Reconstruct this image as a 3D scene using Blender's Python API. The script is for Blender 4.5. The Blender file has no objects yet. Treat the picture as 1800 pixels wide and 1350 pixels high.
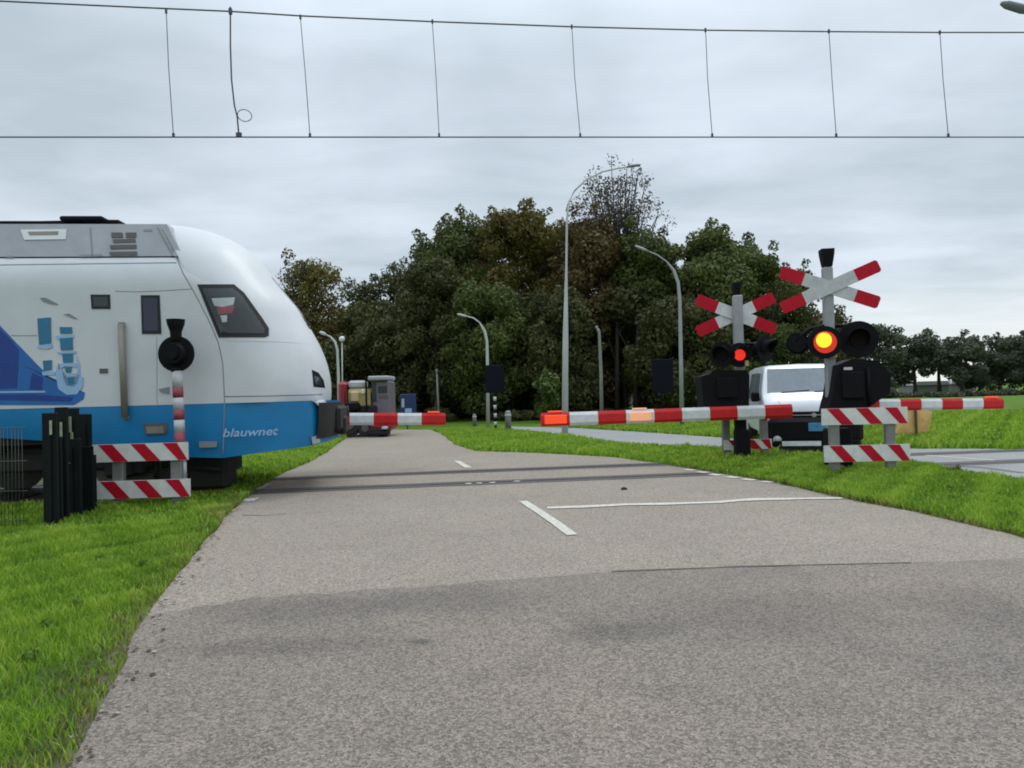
import bpy, math, random
import numpy as np
from mathutils import Matrix, Vector, Euler

random.seed(7)
RNG = np.random.default_rng(11)
SC = bpy.context.scene
COL = SC.collection
R = math.radians

# ------------------------------------------------------------------ camera
F_PX, CAM_H = 1230.0, 1.45
PITCH, ROLL = math.atan(15 / F_PX), R(-1.5)
cam_data = bpy.data.cameras.new('camera')
cam_data.sensor_width = 36.0
cam_data.lens = 36.0 * F_PX / 1800.0
cam_data.clip_start = 0.05
cam_data.clip_end = 3000
cam = bpy.data.objects.new('camera', cam_data)
CAM_ROT = Matrix.Rotation(math.pi / 2 + PITCH, 3, 'X') @ Matrix.Rotation(ROLL, 3, 'Z')
cam.matrix_world = Matrix.Translation((0, 0, CAM_H)) @ CAM_ROT.to_4x4()
COL.objects.link(cam)
SC.camera = cam

# ------------------------------------------------------------------ world: overcast daylight sky
SUN_EL, SUN_AZ = R(52), R(35)      # azimuth clockwise from +Y (view direction)
world = bpy.data.worlds.new("World")
SC.world = world
world.use_nodes = True
nt = world.node_tree
nt.nodes.clear()
def N(t, **kw):
    n = nt.nodes.new(t)
    for k, v in kw.items():
        setattr(n, k, v)
    return n
def L(a, b): nt.links.new(a, b)
out = N('ShaderNodeOutputWorld'); bg = N('ShaderNodeBackground')
sky = N('ShaderNodeTexSky', sky_type='NISHITA')
sky.sun_disc = False; sky.sun_elevation = SUN_EL; sky.sun_rotation = SUN_AZ
tc = N('ShaderNodeTexCoord'); sep = N('ShaderNodeSeparateXYZ')
L(tc.outputs['Generated'], sep.inputs[0])
def math_n(op, a, b=None, clamp=False):
    m = N('ShaderNodeMath', operation=op); m.use_clamp = clamp
    for i, v in enumerate((a, b)):
        if v is None: continue
        if isinstance(v, (int, float)): m.inputs[i].default_value = v
        else: L(v, m.inputs[i])
    return m.outputs[0]
zc = math_n('MAXIMUM', sep.outputs['Z'], 0.0)
den = math_n('ADD', zc, 0.10)
cx = math_n('DIVIDE', sep.outputs['X'], den); cy = math_n('DIVIDE', sep.outputs['Y'], den)
comb = N('ShaderNodeCombineXYZ'); L(cx, comb.inputs[0]); L(cy, comb.inputs[1])
def noise(scale, detail, rough, off=(0, 0, 0), sc=(1, 1, 1)):
    mp = N('ShaderNodeMapping'); mp.inputs['Location'].default_value = off; mp.inputs['Scale'].default_value = sc
    L(comb.outputs[0], mp.inputs[0])
    n = N('ShaderNodeTexNoise'); n.inputs['Scale'].default_value = scale
    n.inputs['Detail'].default_value = detail; n.inputs['Roughness'].default_value = rough
    n.inputs['Distortion'].default_value = 0.3
    L(mp.outputs[0], n.inputs['Vector'])
    return n.outputs['Fac']
n1 = noise(0.85, 4, 0.5, (3.1, 7.2, 0), (1, 1.15, 1)); n2 = noise(2.6, 5, 0.55, (11, 2, 3), (0.7, 1.2, 1))
nn = math_n('ADD', math_n('MULTIPLY', n1, 0.68), math_n('MULTIPLY', n2, 0.32))
ramp = N('ShaderNodeValToRGB')
ramp.color_ramp.elements[0].position = 0.38; ramp.color_ramp.elements[0].color = (0.43, 0.50, 0.56, 1)
ramp.color_ramp.elements[1].position = 0.61; ramp.color_ramp.elements[1].color = (0.61, 0.68, 0.755, 1)
L(nn, ramp.inputs[0])
# brighter towards the horizon haze band, then the zenith three times as bright (overcast)
hz = N('ShaderNodeMapRange'); hz.inputs['From Min'].default_value = 0.0; hz.inputs['From Max'].default_value = 0.16
hz.inputs['To Min'].default_value = 1.0; hz.inputs['To Max'].default_value = 0.0; hz.interpolation_type = 'SMOOTHSTEP'
L(zc, hz.inputs['Value'])
warm = N('ShaderNodeMix', data_type='RGBA'); L(hz.outputs[0], warm.inputs['Factor'])
L(ramp.outputs['Color'], warm.inputs[6]); warm.inputs[7].default_value = (0.72, 0.76, 0.76, 1)
zen = N('ShaderNodeMapRange'); zen.inputs['From Min'].default_value = 0.42; zen.inputs['From Max'].default_value = 0.95
zen.inputs['To Min'].default_value = 1.0; zen.inputs['To Max'].default_value = 2.6
L(zc, zen.inputs['Value'])
vm = N('ShaderNodeVectorMath', operation='SCALE'); L(warm.outputs[2], vm.inputs[0]); L(zen.outputs[0], vm.inputs['Scale'])
skys = N('ShaderNodeVectorMath', operation='SCALE'); L(sky.outputs[0], skys.inputs[0]); skys.inputs['Scale'].default_value = 0.1
mixs = N('ShaderNodeMix', data_type='RGBA'); mixs.inputs['Factor'].default_value = 0.93
L(skys.outputs[0], mixs.inputs[6]); L(vm.outputs[0], mixs.inputs[7])
L(mixs.outputs[2], bg.inputs['Color']); bg.inputs['Strength'].default_value = 1.0
L(bg.outputs[0], out.inputs['Surface'])

# ------------------------------------------------------------------ sun behind the cloud
sd = bpy.data.lights.new('sun', 'SUN'); sd.energy = 0.9; sd.angle = R(20); sd.color = (1.0, 0.96, 0.9)
sun = bpy.data.objects.new('sun', sd); COL.objects.link(sun)
sdir = Vector((math.sin(SUN_AZ) * math.cos(SUN_EL), math.cos(SUN_AZ) * math.cos(SUN_EL), math.sin(SUN_EL)))
sun.rotation_euler = sdir.to_track_quat('Z', 'Y').to_euler()

SC.view_settings.view_transform = 'Standard'; SC.view_settings.look = 'None'
SC.view_settings.exposure = 0.30; SC.view_settings.gamma = 1.0
SC.cycles.filter_width = 1.9
SC.cycles.max_bounces = 6; SC.cycles.diffuse_bounces = 3; SC.cycles.transparent_max_bounces = 6

# ------------------------------------------------------------------ survey helpers (photograph pixels to metres)
def ray(px, py): return CAM_ROT @ Vector((px - 900, 675 - py, -F_PX))
def G(px, py, z=0.0):
    d = ray(px, py); t = (z - CAM_H) / d.z
    return (d.x * t, d.y * t)
def At(px, py, Y):
    d = ray(px, py); t = Y / d.y
    return Vector((d.x * t, Y, CAM_H + d.z * t))

# ------------------------------------------------------------------ materials
def make_mat(name, col, rough=0.6, metal=0.0, var=0.0, vscale=6.0, bump=0.0, bscale=40.0, emit=None, estr=0.0, coat=0.0, spec=0.5, col2=None):
    m = bpy.data.materials.new(name); m.use_nodes = True
    t = m.node_tree; b = t.nodes['Principled BSDF']
    b.inputs['Base Color'].default_value = (*col, 1); b.inputs['Roughness'].default_value = rough
    b.inputs['Metallic'].default_value = metal; b.inputs['Specular IOR Level'].default_value = spec
    if coat: b.inputs['Coat Weight'].default_value = coat
    if emit: b.inputs['Emission Color'].default_value = (*emit, 1); b.inputs['Emission Strength'].default_value = estr
    tcn = t.nodes.new('ShaderNodeTexCoord')
    if var > 0 or col2:
        n = t.nodes.new('ShaderNodeTexNoise'); n.inputs['Scale'].default_value = vscale; n.inputs['Detail'].default_value = 6
        n.inputs['Roughness'].default_value = 0.65
        t.links.new(tcn.outputs['Object'], n.inputs['Vector'])
        r = t.nodes.new('ShaderNodeValToRGB'); r.color_ramp.elements[0].position = 0.32; r.color_ramp.elements[1].position = 0.7
        c2 = col2 if col2 else tuple(c * (1 - var) for c in col)
        r.color_ramp.elements[0].color = (*c2, 1); r.color_ramp.elements[1].color = (*col, 1)
        t.links.new(n.outputs['Fac'], r.inputs[0]); t.links.new(r.outputs[0], b.inputs['Base Color'])
    if bump > 0:
        n = t.nodes.new('ShaderNodeTexNoise'); n.inputs['Scale'].default_value = bscale; n.inputs['Detail'].default_value = 4
        t.links.new(tcn.outputs['Object'], n.inputs['Vector'])
        bp = t.nodes.new('ShaderNodeBump'); bp.inputs['Strength'].default_value = bump; bp.inputs['Distance'].default_value = 0.01
        t.links.new(n.outputs['Fac'], bp.inputs['Height']); t.links.new(bp.outputs[0], b.inputs['Normal'])
    return m

M = {}
M['white'] = make_mat('white_paint', (0.66, 0.67, 0.68), 0.35, var=0.10, vscale=5, coat=0.3)
M['train_white'] = make_mat('train_white_paint', (0.60, 0.615, 0.635), 0.5, var=0.10, vscale=1.3, coat=0.06, spec=0.35)
M['train_blue'] = make_mat('train_blue_paint', (0.001, 0.20, 0.46), 0.45, var=0.22, vscale=1.6, coat=0.05)
M['deep_blue'] = make_mat('deep_blue_print', (0.003, 0.045, 0.27), 0.4, var=0.25, vscale=3)
M['mid_blue'] = make_mat('mid_blue_print', (0.01, 0.13, 0.42), 0.4, var=0.2, vscale=3)
M['teal'] = make_mat('teal_print', (0.02, 0.17, 0.31), 0.4, var=0.2, vscale=8)
M['sky_blue'] = make_mat('sky_blue_print', (0.30, 0.48, 0.72), 0.4, var=0.15, vscale=8)
M['panel_grey'] = make_mat('roof_panel_grey', (0.36, 0.365, 0.40), 0.5, var=0.15, vscale=3)
M['louvre'] = make_mat('louvre_grey', (0.10, 0.09, 0.09), 0.7)
M['black'] = make_mat('black_plastic', (0.006, 0.006, 0.008), 0.7, var=0.3, vscale=9, bump=0.2, spec=0.15)
M['rubber'] = make_mat('rubber', (0.018, 0.018, 0.019), 0.8)
M['under'] = make_mat('underframe_dirt', (0.012, 0.010, 0.009), 0.8, var=0.4, vscale=5, bump=0.5)
M['glass'] = make_mat('dark_glass', (0.035, 0.045, 0.045), 0.08, spec=0.5, var=0.2, vscale=2)
M['glass_light'] = make_mat('van_glass', (0.17, 0.21, 0.235), 0.12, spec=0.6, var=0.25, vscale=2.5)
M['seam'] = make_mat('panel_seam', (0.22, 0.23, 0.25), 0.6)
M['rail_tan'] = make_mat('tan_metal', (0.24, 0.22, 0.18), 0.5, var=0.2)
M['red'] = make_mat('red_sheeting', (0.50, 0.006, 0.022), 0.6, var=0.22, vscale=9, spec=0.2)
M['red_arm'] = make_mat('red_arm_sheeting', (0.60, 0.02, 0.022), 0.5, var=0.2, vscale=5, spec=0.25)
M['white_arm'] = make_mat('white_arm_sheeting', (0.72, 0.74, 0.74), 0.5, var=0.24, vscale=9)
M['sign_white'] = make_mat('sign_white_sheeting', (0.54, 0.55, 0.56), 0.5, var=0.24, vscale=7)  # backlit shade of the near X board is in this greyer white
M['board_white'] = make_mat('board_white', (0.72, 0.72, 0.70), 0.5, var=0.25, vscale=6, col2=(0.56, 0.56, 0.52))
M['post'] = make_mat('galvanised_post', (0.24, 0.24, 0.225), 0.55, metal=0.2, var=0.25, vscale=8)
M['mast'] = make_mat('grey_mast', (0.34, 0.35, 0.36), 0.5, metal=0.1, var=0.2, vscale=5)
M['lamp_pole'] = make_mat('pale_lamp_pole', (0.50, 0.51, 0.50), 0.5, var=0.15, vscale=2)
M['lamp_dark'] = make_mat('lamp_grey', (0.15, 0.16, 0.17), 0.5)
M['wire'] = make_mat('copper_wire', (0.06, 0.06, 0.075), 0.6)
M['lens_dark'] = make_mat('unlit_lens', (0.008, 0.004, 0.004), 0.6, spec=0.1)
M['lens_core'] = make_mat('lit_lens_core', (0.8, 0.4, 0.02), 0.3, emit=(1.0, 0.50, 0.01), estr=1.7)
M['lens_ring'] = make_mat('lit_lens_ring', (0.5, 0.02, 0.01), 0.3, emit=(1.0, 0.05, 0.004), estr=0.25)
M['lens_red'] = make_mat('lit_red_lens', (0.5, 0.02, 0.01), 0.3, emit=(1.0, 0.03, 0.012), estr=0.6)
M['arm_lamp'] = make_mat('arm_lamp', (0.6, 0.04, 0.01), 0.4, emit=(1.0, 0.08, 0.008), estr=0.5)
M['arm_lamp_glow'] = make_mat('arm_lamp_peach', (0.7, 0.3, 0.15), 0.4, emit=(1.0, 0.45, 0.25), estr=0.35)
M['beige'] = make_mat('beige_plastic', (0.45, 0.36, 0.2), 0.6)
M['steel'] = make_mat('rail_steel', (0.10, 0.095, 0.09), 0.4, metal=0.6, var=0.3)
M['marking'] = make_mat('road_paint', (0.62, 0.59, 0.52), 0.7, col2=(0.38, 0.35, 0.30), vscale=22)
M['fence'] = make_mat('black_green_steel', (0.006, 0.009, 0.009), 0.7, var=0.3, vscale=5, bump=0.2, spec=0.2)
M['reflector'] = make_mat('pale_reflector', (0.36, 0.42, 0.26), 0.5, var=0.4, vscale=30)
M['mesh_wire'] = make_mat('fence_wire', (0.06, 0.07, 0.05), 0.6)
M['sign_back'] = make_mat('dark_sign_back', (0.006, 0.006, 0.013), 0.8, spec=0.15)
M['blue_sign'] = make_mat('blue_sign', (0.008, 0.03, 0.10), 0.5)
M['tan'] = make_mat('tan_tarpaulin', (0.75, 0.48, 0.19), 0.7, col2=(0.62, 0.34, 0.13), vscale=4, bump=0.5, bscale=12)
M['dark_wood'] = make_mat('dark_stake', (0.09, 0.06, 0.04), 0.8)
M['bark'] = make_mat('bark', (0.055, 0.045, 0.035), 0.9, var=0.4, vscale=6, bump=0.6, bscale=18)
M['van_white'] = make_mat('van_white', (0.66, 0.68, 0.71), 0.3, coat=0.5, var=0.05, vscale=2)
M['chrome'] = make_mat('lamp_reflector', (0.5, 0.52, 0.55), 0.2, metal=0.6)
M['plate_blue'] = make_mat('blue_plate', (0.02, 0.15, 0.35), 0.5, var=0.4, vscale=20, col2=(0.08, 0.28, 0.42))
M['plum'] = make_mat('mauve_grey_cab', (0.17, 0.15, 0.18), 0.5, var=0.2)
M['tractor_yellow'] = make_mat('pale_yellow_paint', (0.42, 0.33, 0.12), 0.5, var=0.3, vscale=6)
M['tractor_red'] = make_mat('machine_red', (0.33, 0.015, 0.035), 0.4, var=0.3, vscale=6)
M['shed'] = make_mat('grey_shed', (0.22, 0.21, 0.21), 0.8, var=0.2)
M['sticker_white'] = make_mat('pale_sticker', (0.42, 0.46, 0.46), 0.5, var=0.2, vscale=8)
M['sticker_red'] = make_mat('red_sticker', (0.30, 0.07, 0.09), 0.5, var=0.3, vscale=8)

# asphalt: tone patches plus aggregate speckle, all in object space (object origin = world origin)
def asphalt(name, base, warm, dark, stains=None, speck=1.0):
    m = bpy.data.materials.new(name); m.use_nodes = True
    t = m.node_tree; b = t.nodes['Principled BSDF']; b.inputs['Roughness'].default_value = 0.85
    b.inputs['Specular IOR Level'].default_value = 0.3
    g = t.nodes.new('ShaderNodeNewGeometry')
    def nz(scale, det, rough):
        n = t.nodes.new('ShaderNodeTexNoise'); n.inputs['Scale'].default_value = scale; n.inputs['Detail'].default_value = det
        n.inputs['Roughness'].default_value = rough; t.links.new(g.outputs['Position'], n.inputs['Vector']); return n.outputs['Fac']
    def rmp(fac, c0, c1, p0=0.3, p1=0.7):
        r = t.nodes.new('ShaderNodeValToRGB'); r.color_ramp.elements[0].position = p0; r.color_ramp.elements[1].position = p1
        r.color_ramp.elements[0].color = (*c0, 1); r.color_ramp.elements[1].color = (*c1, 1); t.links.new(fac, r.inputs[0]); return r.outputs[0]
    def mix(fac, a, bb, mode='MIX'):
        x = t.nodes.new('ShaderNodeMix'); x.data_type = 'RGBA'; x.blend_type = mode
        if isinstance(fac, float): x.inputs['Factor'].default_value = fac
        else: t.links.new(fac, x.inputs['Factor'])
        t.links.new(a, x.inputs[6]); t.links.new(bb, x.inputs[7]); return x.outputs[2]
    c = rmp(nz(0.45, 4, 0.55), base, warm)
    c2 = mix(rmp(nz(1.3, 5, 0.6), (0, 0, 0), (0.5, 0.5, 0.5), 0.5, 0.75), c, rmp(nz(3, 2, .5), dark, dark))
    if stains:                       # worn dark blotches of their own shape: (x, y, rx, ry, strength)
        for (sx, sy, rx, ry, st) in stains:
            mp = t.nodes.new('ShaderNodeMapping'); mp.inputs['Location'].default_value = (-sx / rx, -sy / ry, 0)
            mp.inputs['Scale'].default_value = (1 / rx, 1 / ry, 0)
            t.links.new(g.outputs['Position'], mp.inputs[0])
            ln = t.nodes.new('ShaderNodeVectorMath'); ln.operation = 'LENGTH'; t.links.new(mp.outputs[0], ln.inputs[0])
            ad = t.nodes.new('ShaderNodeMath'); ad.operation = 'MULTIPLY_ADD'; t.links.new(nz(2.2, 4, 0.6), ad.inputs[0]); ad.inputs[1].default_value = 1.2
            t.links.new(ln.outputs['Value'], ad.inputs[2])
            mr = t.nodes.new('ShaderNodeMapRange'); mr.interpolation_type = 'SMOOTHSTEP'
            mr.inputs['From Min'].default_value = 0.9; mr.inputs['From Max'].default_value = 1.7
            mr.inputs['To Min'].default_value = st; mr.inputs['To Max'].default_value = 0.0
            t.links.new(ad.outputs[0], mr.inputs['Value'])
            c2 = mix(mr.outputs[0], c2, rmp(nz(5, 3, .6), dark, tuple(v * 0.8 for v in dark)))
    sp = nz(120, 3, 0.75)
    vor = t.nodes.new('ShaderNodeTexVoronoi'); vor.inputs['Scale'].default_value = 85
    t.links.new(g.outputs['Position'], vor.inputs['Vector'])
    k = 0.30 * speck
    c3 = mix(1.0, c2, rmp(sp, (1 - 1.5 * k,) * 3, (1 + 1.5 * k,) * 3, 0.3, 0.7), 'MULTIPLY')
    hs = t.nodes.new('ShaderNodeSeparateColor'); t.links.new(vor.outputs['Color'], hs.inputs[0])
    c4 = mix(1.0, c3, rmp(hs.outputs[0], (1 - k, 1 - k, 1 - k), (1 + 1.3 * k, 1 + 1.2 * k, 1 + 1.05 * k), 0.0, 1.0), 'MULTIPLY')
    t.links.new(c4, b.inputs['Base Color'])
    bp = t.nodes.new('ShaderNodeBump'); bp.inputs['Strength'].default_value = 0.4; bp.inputs['Distance'].default_value = 0.003
    t.links.new(sp, bp.inputs['Height']); t.links.new(bp.outputs[0], b.inputs['Normal'])
    return m
M['asphalt'] = asphalt('asphalt_pale', (0.220, 0.189, 0.158), (0.252, 0.220, 0.184), (0.18, 0.157, 0.134), speck=1.15)
sp1 = G(520, 1075); sp2 = G(760, 1060); sp3 = G(1080, 1115); sp4 = G(480, 1140); sp5 = G(1350, 1080); sp6 = G(1750, 1080); sp7 = G(740, 1130)
M['asphalt_old'] = asphalt('asphalt_worn', (0.155, 0.137, 0.123), (0.200, 0.168, 0.138), (0.100, 0.089, 0.082),
    speck=1.35, stains=[(sp1[0], sp1[1], .75, .40, .42), (sp2[0], sp2[1], .85, .38, .4), (sp3[0], sp3[1], .45, .25, .5), (sp4[0], sp4[1], .9, .20, .5),
            (sp5[0], sp5[1], 1.0, .6, .4), (sp6[0], sp6[1], .6, .7, .4), (sp7[0], sp7[1], .1, .06, .9)])
M['asphalt_blue'] = asphalt('asphalt_bluish', (0.22, 0.235, 0.24), (0.28, 0.275, 0.265), (0.20, 0.205, 0.21), speck=0.5)
M['panel'] = asphalt('crossing_rubber', (0.072, 0.066, 0.064), (0.11, 0.10, 0.094), (0.05, 0.048, 0.046), speck=0.5)

def grass_ground():
    m = bpy.data.materials.new('grass_ground'); m.use_nodes = True
    t = m.node_tree; b = t.nodes['Principled BSDF']; b.inputs['Roughness'].default_value = 0.9; b.inputs['Specular IOR Level'].default_value = 0.1
    g = t.nodes.new('ShaderNodeNewGeometry')
    def nz(s, d):
        n = t.nodes.new('ShaderNodeTexNoise'); n.inputs['Scale'].default_value = s; n.inputs['Detail'].default_value = d
        n.inputs['Roughness'].default_value = 0.7; t.links.new(g.outputs['Position'], n.inputs['Vector']); return n.outputs['Fac']
    r = t.nodes.new('ShaderNodeValToRGB'); e = r.color_ramp.elements
    e[0].position = 0.3; e[0].color = (0.06, 0.115, 0.012, 1); e[1].position = 0.7; e[1].color = (0.12, 0.20, 0.02, 1)
    e2 = r.color_ramp.elements.new(0.5); e2.color = (0.085, 0.165, 0.016, 1)
    t.links.new(nz(0.9, 8), r.inputs[0])
    r2 = t.nodes.new('ShaderNodeValToRGB'); r2.color_ramp.elements[0].position = 0.3; r2.color_ramp.elements[0].color = (0.65, 0.65, 0.65, 1)
    r2.color_ramp.elements[1].position = 0.7; r2.color_ramp.elements[1].color = (1.25, 1.2, 1.1, 1); t.links.new(nz(14, 5), r2.inputs[0])
    x = t.nodes.new('ShaderNodeMix'); x.data_type = 'RGBA'; x.blend_type = 'MULTIPLY'; x.inputs['Factor'].default_value = 1
    t.links.new(r.outputs[0], x.inputs[6]); t.links.new(r2.outputs[0], x.inputs[7]); t.links.new(x.outputs[2], b.inputs['Base Color'])
    bp = t.nodes.new('ShaderNodeBump'); bp.inputs['Strength'].default_value = 0.7; bp.inputs['Distance'].default_value = 0.05
    t.links.new(nz(9, 6), bp.inputs['Height']); t.links.new(bp.outputs[0], b.inputs['Normal'])
    return m
M['ground'] = grass_ground()
M['ballast'] = make_mat('ballast', (0.13, 0.115, 0.095), 0.95, col2=(0.04, 0.035, 0.03), vscale=14, bump=1.0, bscale=25)
M['dirt'] = make_mat('verge_dirt', (0.17, 0.14, 0.11), 0.95, col2=(0.10, 0.085, 0.06), vscale=9, bump=0.8, bscale=30)

def leaf_mat(name, c0, c1, c2, trans=0.15):
    """colour from a per-leaf attribute 'tint' (0..1) between three leaf colours"""
    m = bpy.data.materials.new(name); m.use_nodes = True
    t = m.node_tree; b = t.nodes['Principled BSDF']; b.inputs['Roughness'].default_value = 0.6; b.inputs['Specular IOR Level'].default_value = 0.25
    a = t.nodes.new('ShaderNodeAttribute'); a.attribute_name = 'tint'
    r = t.nodes.new('ShaderNodeValToRGB'); e = r.color_ramp.elements
    e[0].position = 0.0; e[0].color = (*c0, 1); e[1].position = 1.0; e[1].color = (*c2, 1)
    k = e.new(0.5); k.color = (*c1, 1)
    t.links.new(a.outputs['Fac'], r.inputs[0]); t.links.new(r.outputs[0], b.inputs['Base Color'])
    tr = t.nodes.new('ShaderNodeBsdfTranslucent'); t.links.new(r.outputs[0], tr.inputs['Color'])
    mx = t.nodes.new('ShaderNodeMixShader'); mx.inputs[0].default_value = trans
    t.links.new(b.outputs[0], mx.inputs[1]); t.links.new(tr.outputs[0], mx.inputs[2])
    t.links.new(mx.outputs[0], t.nodes['Material Output'].inputs['Surface'])
    return m
M['blade'] = leaf_mat('grass_blades', (0.080, 0.160, 0.012), (0.215, 0.375, 0.028), (0.40, 0.50, 0.07), 0.38)
M['blade_dry'] = leaf_mat('dry_grass_blades', (0.10, 0.12, 0.03), (0.19, 0.20, 0.05), (0.30, 0.25, 0.12), 0.2)
M['leaf_green'] = leaf_mat('leaves_green', (0.055, 0.068, 0.018), (0.095, 0.118, 0.030), (0.155, 0.175, 0.044), 0.25)
M['leaf_dark'] = leaf_mat('leaves_dark', (0.050, 0.054, 0.018), (0.078, 0.084, 0.026), (0.120, 0.124, 0.038), 0.25)
M['leaf_olive'] = leaf_mat('leaves_olive', (0.080, 0.068, 0.016), (0.130, 0.112, 0.024), (0.19, 0.16, 0.035), 0.22)
M['leaf_brown'] = leaf_mat('leaves_brown', (0.078, 0.058, 0.022), (0.120, 0.086, 0.030), (0.17, 0.12, 0.045), 0.22)
M['leaf_sparse'] = leaf_mat('leaves_sparse', (0.05, 0.042, 0.038), (0.09, 0.075, 0.065), (0.14, 0.12, 0.09))
M['leaf_far'] = leaf_mat('leaves_far', (0.060, 0.070, 0.045), (0.085, 0.098, 0.062), (0.115, 0.13, 0.08), 0.2)  # paler and greyer, distance haze put into the leaf colour
M['leaf_weed'] = leaf_mat('leaves_weed', (0.08, 0.15, 0.02), (0.14, 0.23, 0.03), (0.22, 0.30, 0.06), 0.35)
M['leaf_light'] = leaf_mat('leaves_light', (0.04, 0.065, 0.015), (0.08, 0.12, 0.025), (0.12, 0.16, 0.04))

# ------------------------------------------------------------------ mesh builder
class MB:
    def __init__(s, T=None): s.v = []; s.f = []; s.m = []; s.sm = []; s.T = T or Matrix.Identity(4)
    def add(s, vs, fs, mat=0, smooth=False, T=None):
        T = s.T @ T if T is not None else s.T
        n = len(s.v); s.v += [tuple(T @ Vector(p)) for p in vs]
        for f in fs: s.f.append([n + i for i in f]); s.m.append(mat); s.sm.append(smooth)
        return s
    def box(s, c, d, mat=0, bev=0.0, T=None):
        x, y, z = d[0] / 2, d[1] / 2, d[2] / 2
        if bev <= 0:
            vs = [(c[0] + a * x, c[1] + b * y, c[2] + e * z) for e in (-1, 1) for b in (-1, 1) for a in (-1, 1)]
            fs = [(0, 2, 3, 1), (4, 5, 7, 6), (0, 1, 5, 4), (2, 6, 7, 3), (0, 4, 6, 2), (1, 3, 7, 5)]
            return s.add(vs, fs, mat, False, T)
        b = min(bev, x * .9, y * .9, z * .9); vs = []
        for e, (ix, iz) in ((-1, (b, 0)), (-1, (0, b)), (1, (0, b)), (1, (b, 0))):
            zz = c[2] + e * (z - (0 if ix else b)); xx, yy = (x - b, y - b) if ix else (x, y); q = b
            vs += [(c[0] - xx + (0 if ix else q), c[1] - yy, zz), (c[0] + xx - (0 if ix else q), c[1] - yy, zz), (c[0] + xx, c[1] - yy + (0 if ix else q), zz), (c[0] + xx, c[1] + yy - (0 if ix else q), zz),
                   (c[0] + xx - (0 if ix else q), c[1] + yy, zz), (c[0] - xx + (0 if ix else q), c[1] + yy, zz), (c[0] - xx, c[1] + yy - (0 if ix else q), zz), (c[0] - xx, c[1] - yy + (0 if ix else q), zz)]
        fs = [tuple(range(7, -1, -1)), tuple(range(24, 32))]
        for k in range(3):
            for i in range(8): fs.append((k * 8 + i, k * 8 + (i + 1) % 8, (k + 1) * 8 + (i + 1) % 8, (k + 1) * 8 + i))
        return s.add(vs, fs, mat, False, T)
    def tube(s, pts, rad, n=8, mat=0, cap=True, smooth=True, T=None):
        pts = [Vector(p) for p in pts]; rad = rad if isinstance(rad, (list, tuple)) else [rad] * len(pts)
        vs = []; fs = []
        for i, p in enumerate(pts):
            d = (pts[min(i + 1, len(pts) - 1)] - pts[max(i - 1, 0)]).normalized()
            a = Vector((0, 0, 1)) if abs(d.z) < 0.9 else Vector((1, 0, 0))
            u = d.cross(a).normalized(); w = d.cross(u).normalized()
            for k in range(n):
                q = 2 * math.pi * k / n; vs.append(tuple(p + (u * math.cos(q) + w * math.sin(q)) * rad[i]))
        for i in range(len(pts) - 1):
            for k in range(n): fs.append((i * n + k, i * n + (k + 1) % n, (i + 1) * n + (k + 1) % n, (i + 1) * n + k))
        if cap: fs += [tuple(range(n - 1, -1, -1)), tuple(range((len(pts) - 1) * n, len(pts) * n))]
        return s.add(vs, fs, mat, smooth, T)
    def prism(s, poly, y0, y1, mat=0, T=None):
        """polygon given in (x, z), extruded along y"""
        n = len(poly); vs = [(p[0], y0, p[1]) for p in poly] + [(p[0], y1, p[1]) for p in poly]
        fs = [tuple(range(n)), tuple(range(2 * n - 1, n - 1, -1))] + [(i, i + n, (i + 1) % n + n, (i + 1) % n) for i in range(n)]
        return s.add(vs, fs, mat, False, T)
    def disc(s, c, r, depth, n=24, mat=0, r2=None, T=None):
        """cylinder with its axis along y, front at -y"""
        r2 = r if r2 is None else r2
        return s.tube([(c[0], c[1] - depth / 2, c[2]), (c[0], c[1] + depth / 2, c[2])], [r, r2], n, mat, True, False, T)
    def build(s, name, mats, parent=None, loc=None):
        me = bpy.data.meshes.new(name); me.from_pydata(s.v, [], s.f)
        mats = mats if isinstance(mats, (list, tuple)) else [mats]
        for m in mats: me.materials.append(m)
        me.polygons.foreach_set('material_index', s.m); me.polygons.foreach_set('use_smooth', s.sm); me.update()
        o = bpy.data.objects.new(name, me); COL.objects.link(o)
        if parent: o.parent = parent
        if loc: o.location = loc
        return o

def tag(o, label=None, cat=None, group=None, kind=None):
    if label: o['label'] = label
    if cat: o['category'] = cat
    if group: o['group'] = group
    if kind: o['kind'] = kind
    return o
def empty(name, loc, rz=0.0, label=None, cat=None, group=None):
    o = bpy.data.objects.new(name, None); o.empty_display_size = 0.2; COL.objects.link(o)
    o.location = loc; o.rotation_euler = (0, 0, rz); return tag(o, label, cat, group)
def copy_tree(o, parent=None):
    c = o.copy(); COL.objects.link(c); c.parent = parent
    for ch in list(o.children): copy_tree(ch, c)
    return c
def children_named(o, n): return [c for c in o.children if c.name.split('.')[0] == n]

def sheet(name, poly, z, mat, kind='structure'):
    me = bpy.data.meshes.new(name); me.from_pydata([(p[0], p[1], z) for p in poly], [], [tuple(range(len(poly)))]); me.update()
    me.materials.append(mat); o = bpy.data.objects.new(name, me); COL.objects.link(o)
    if kind: o['kind'] = kind
    return o
def ccw(p):
    a = sum(p[i][0] * p[(i + 1) % len(p)][1] - p[(i + 1) % len(p)][0] * p[i][1] for i in range(len(p)))
    return p if a > 0 else p[::-1]
def rough_line(pts, step=0.3, amp=0.022, seed=1):
    rr = random.Random(seed); o = []
    for i in range(len(pts) - 1):
        a, b = Vector(pts[i]), Vector(pts[i + 1]); n = max(1, int((b - a).length / step)); d = (b - a).normalized(); pn = Vector((-d.y, d.x))
        for k in range(n):
            p = a.lerp(b, k / n)
            o.append(tuple(p + pn * rr.uniform(-amp, amp) * (0 if k == 0 and i == 0 else 1)))
    o.append(tuple(pts[-1])); return o
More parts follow.
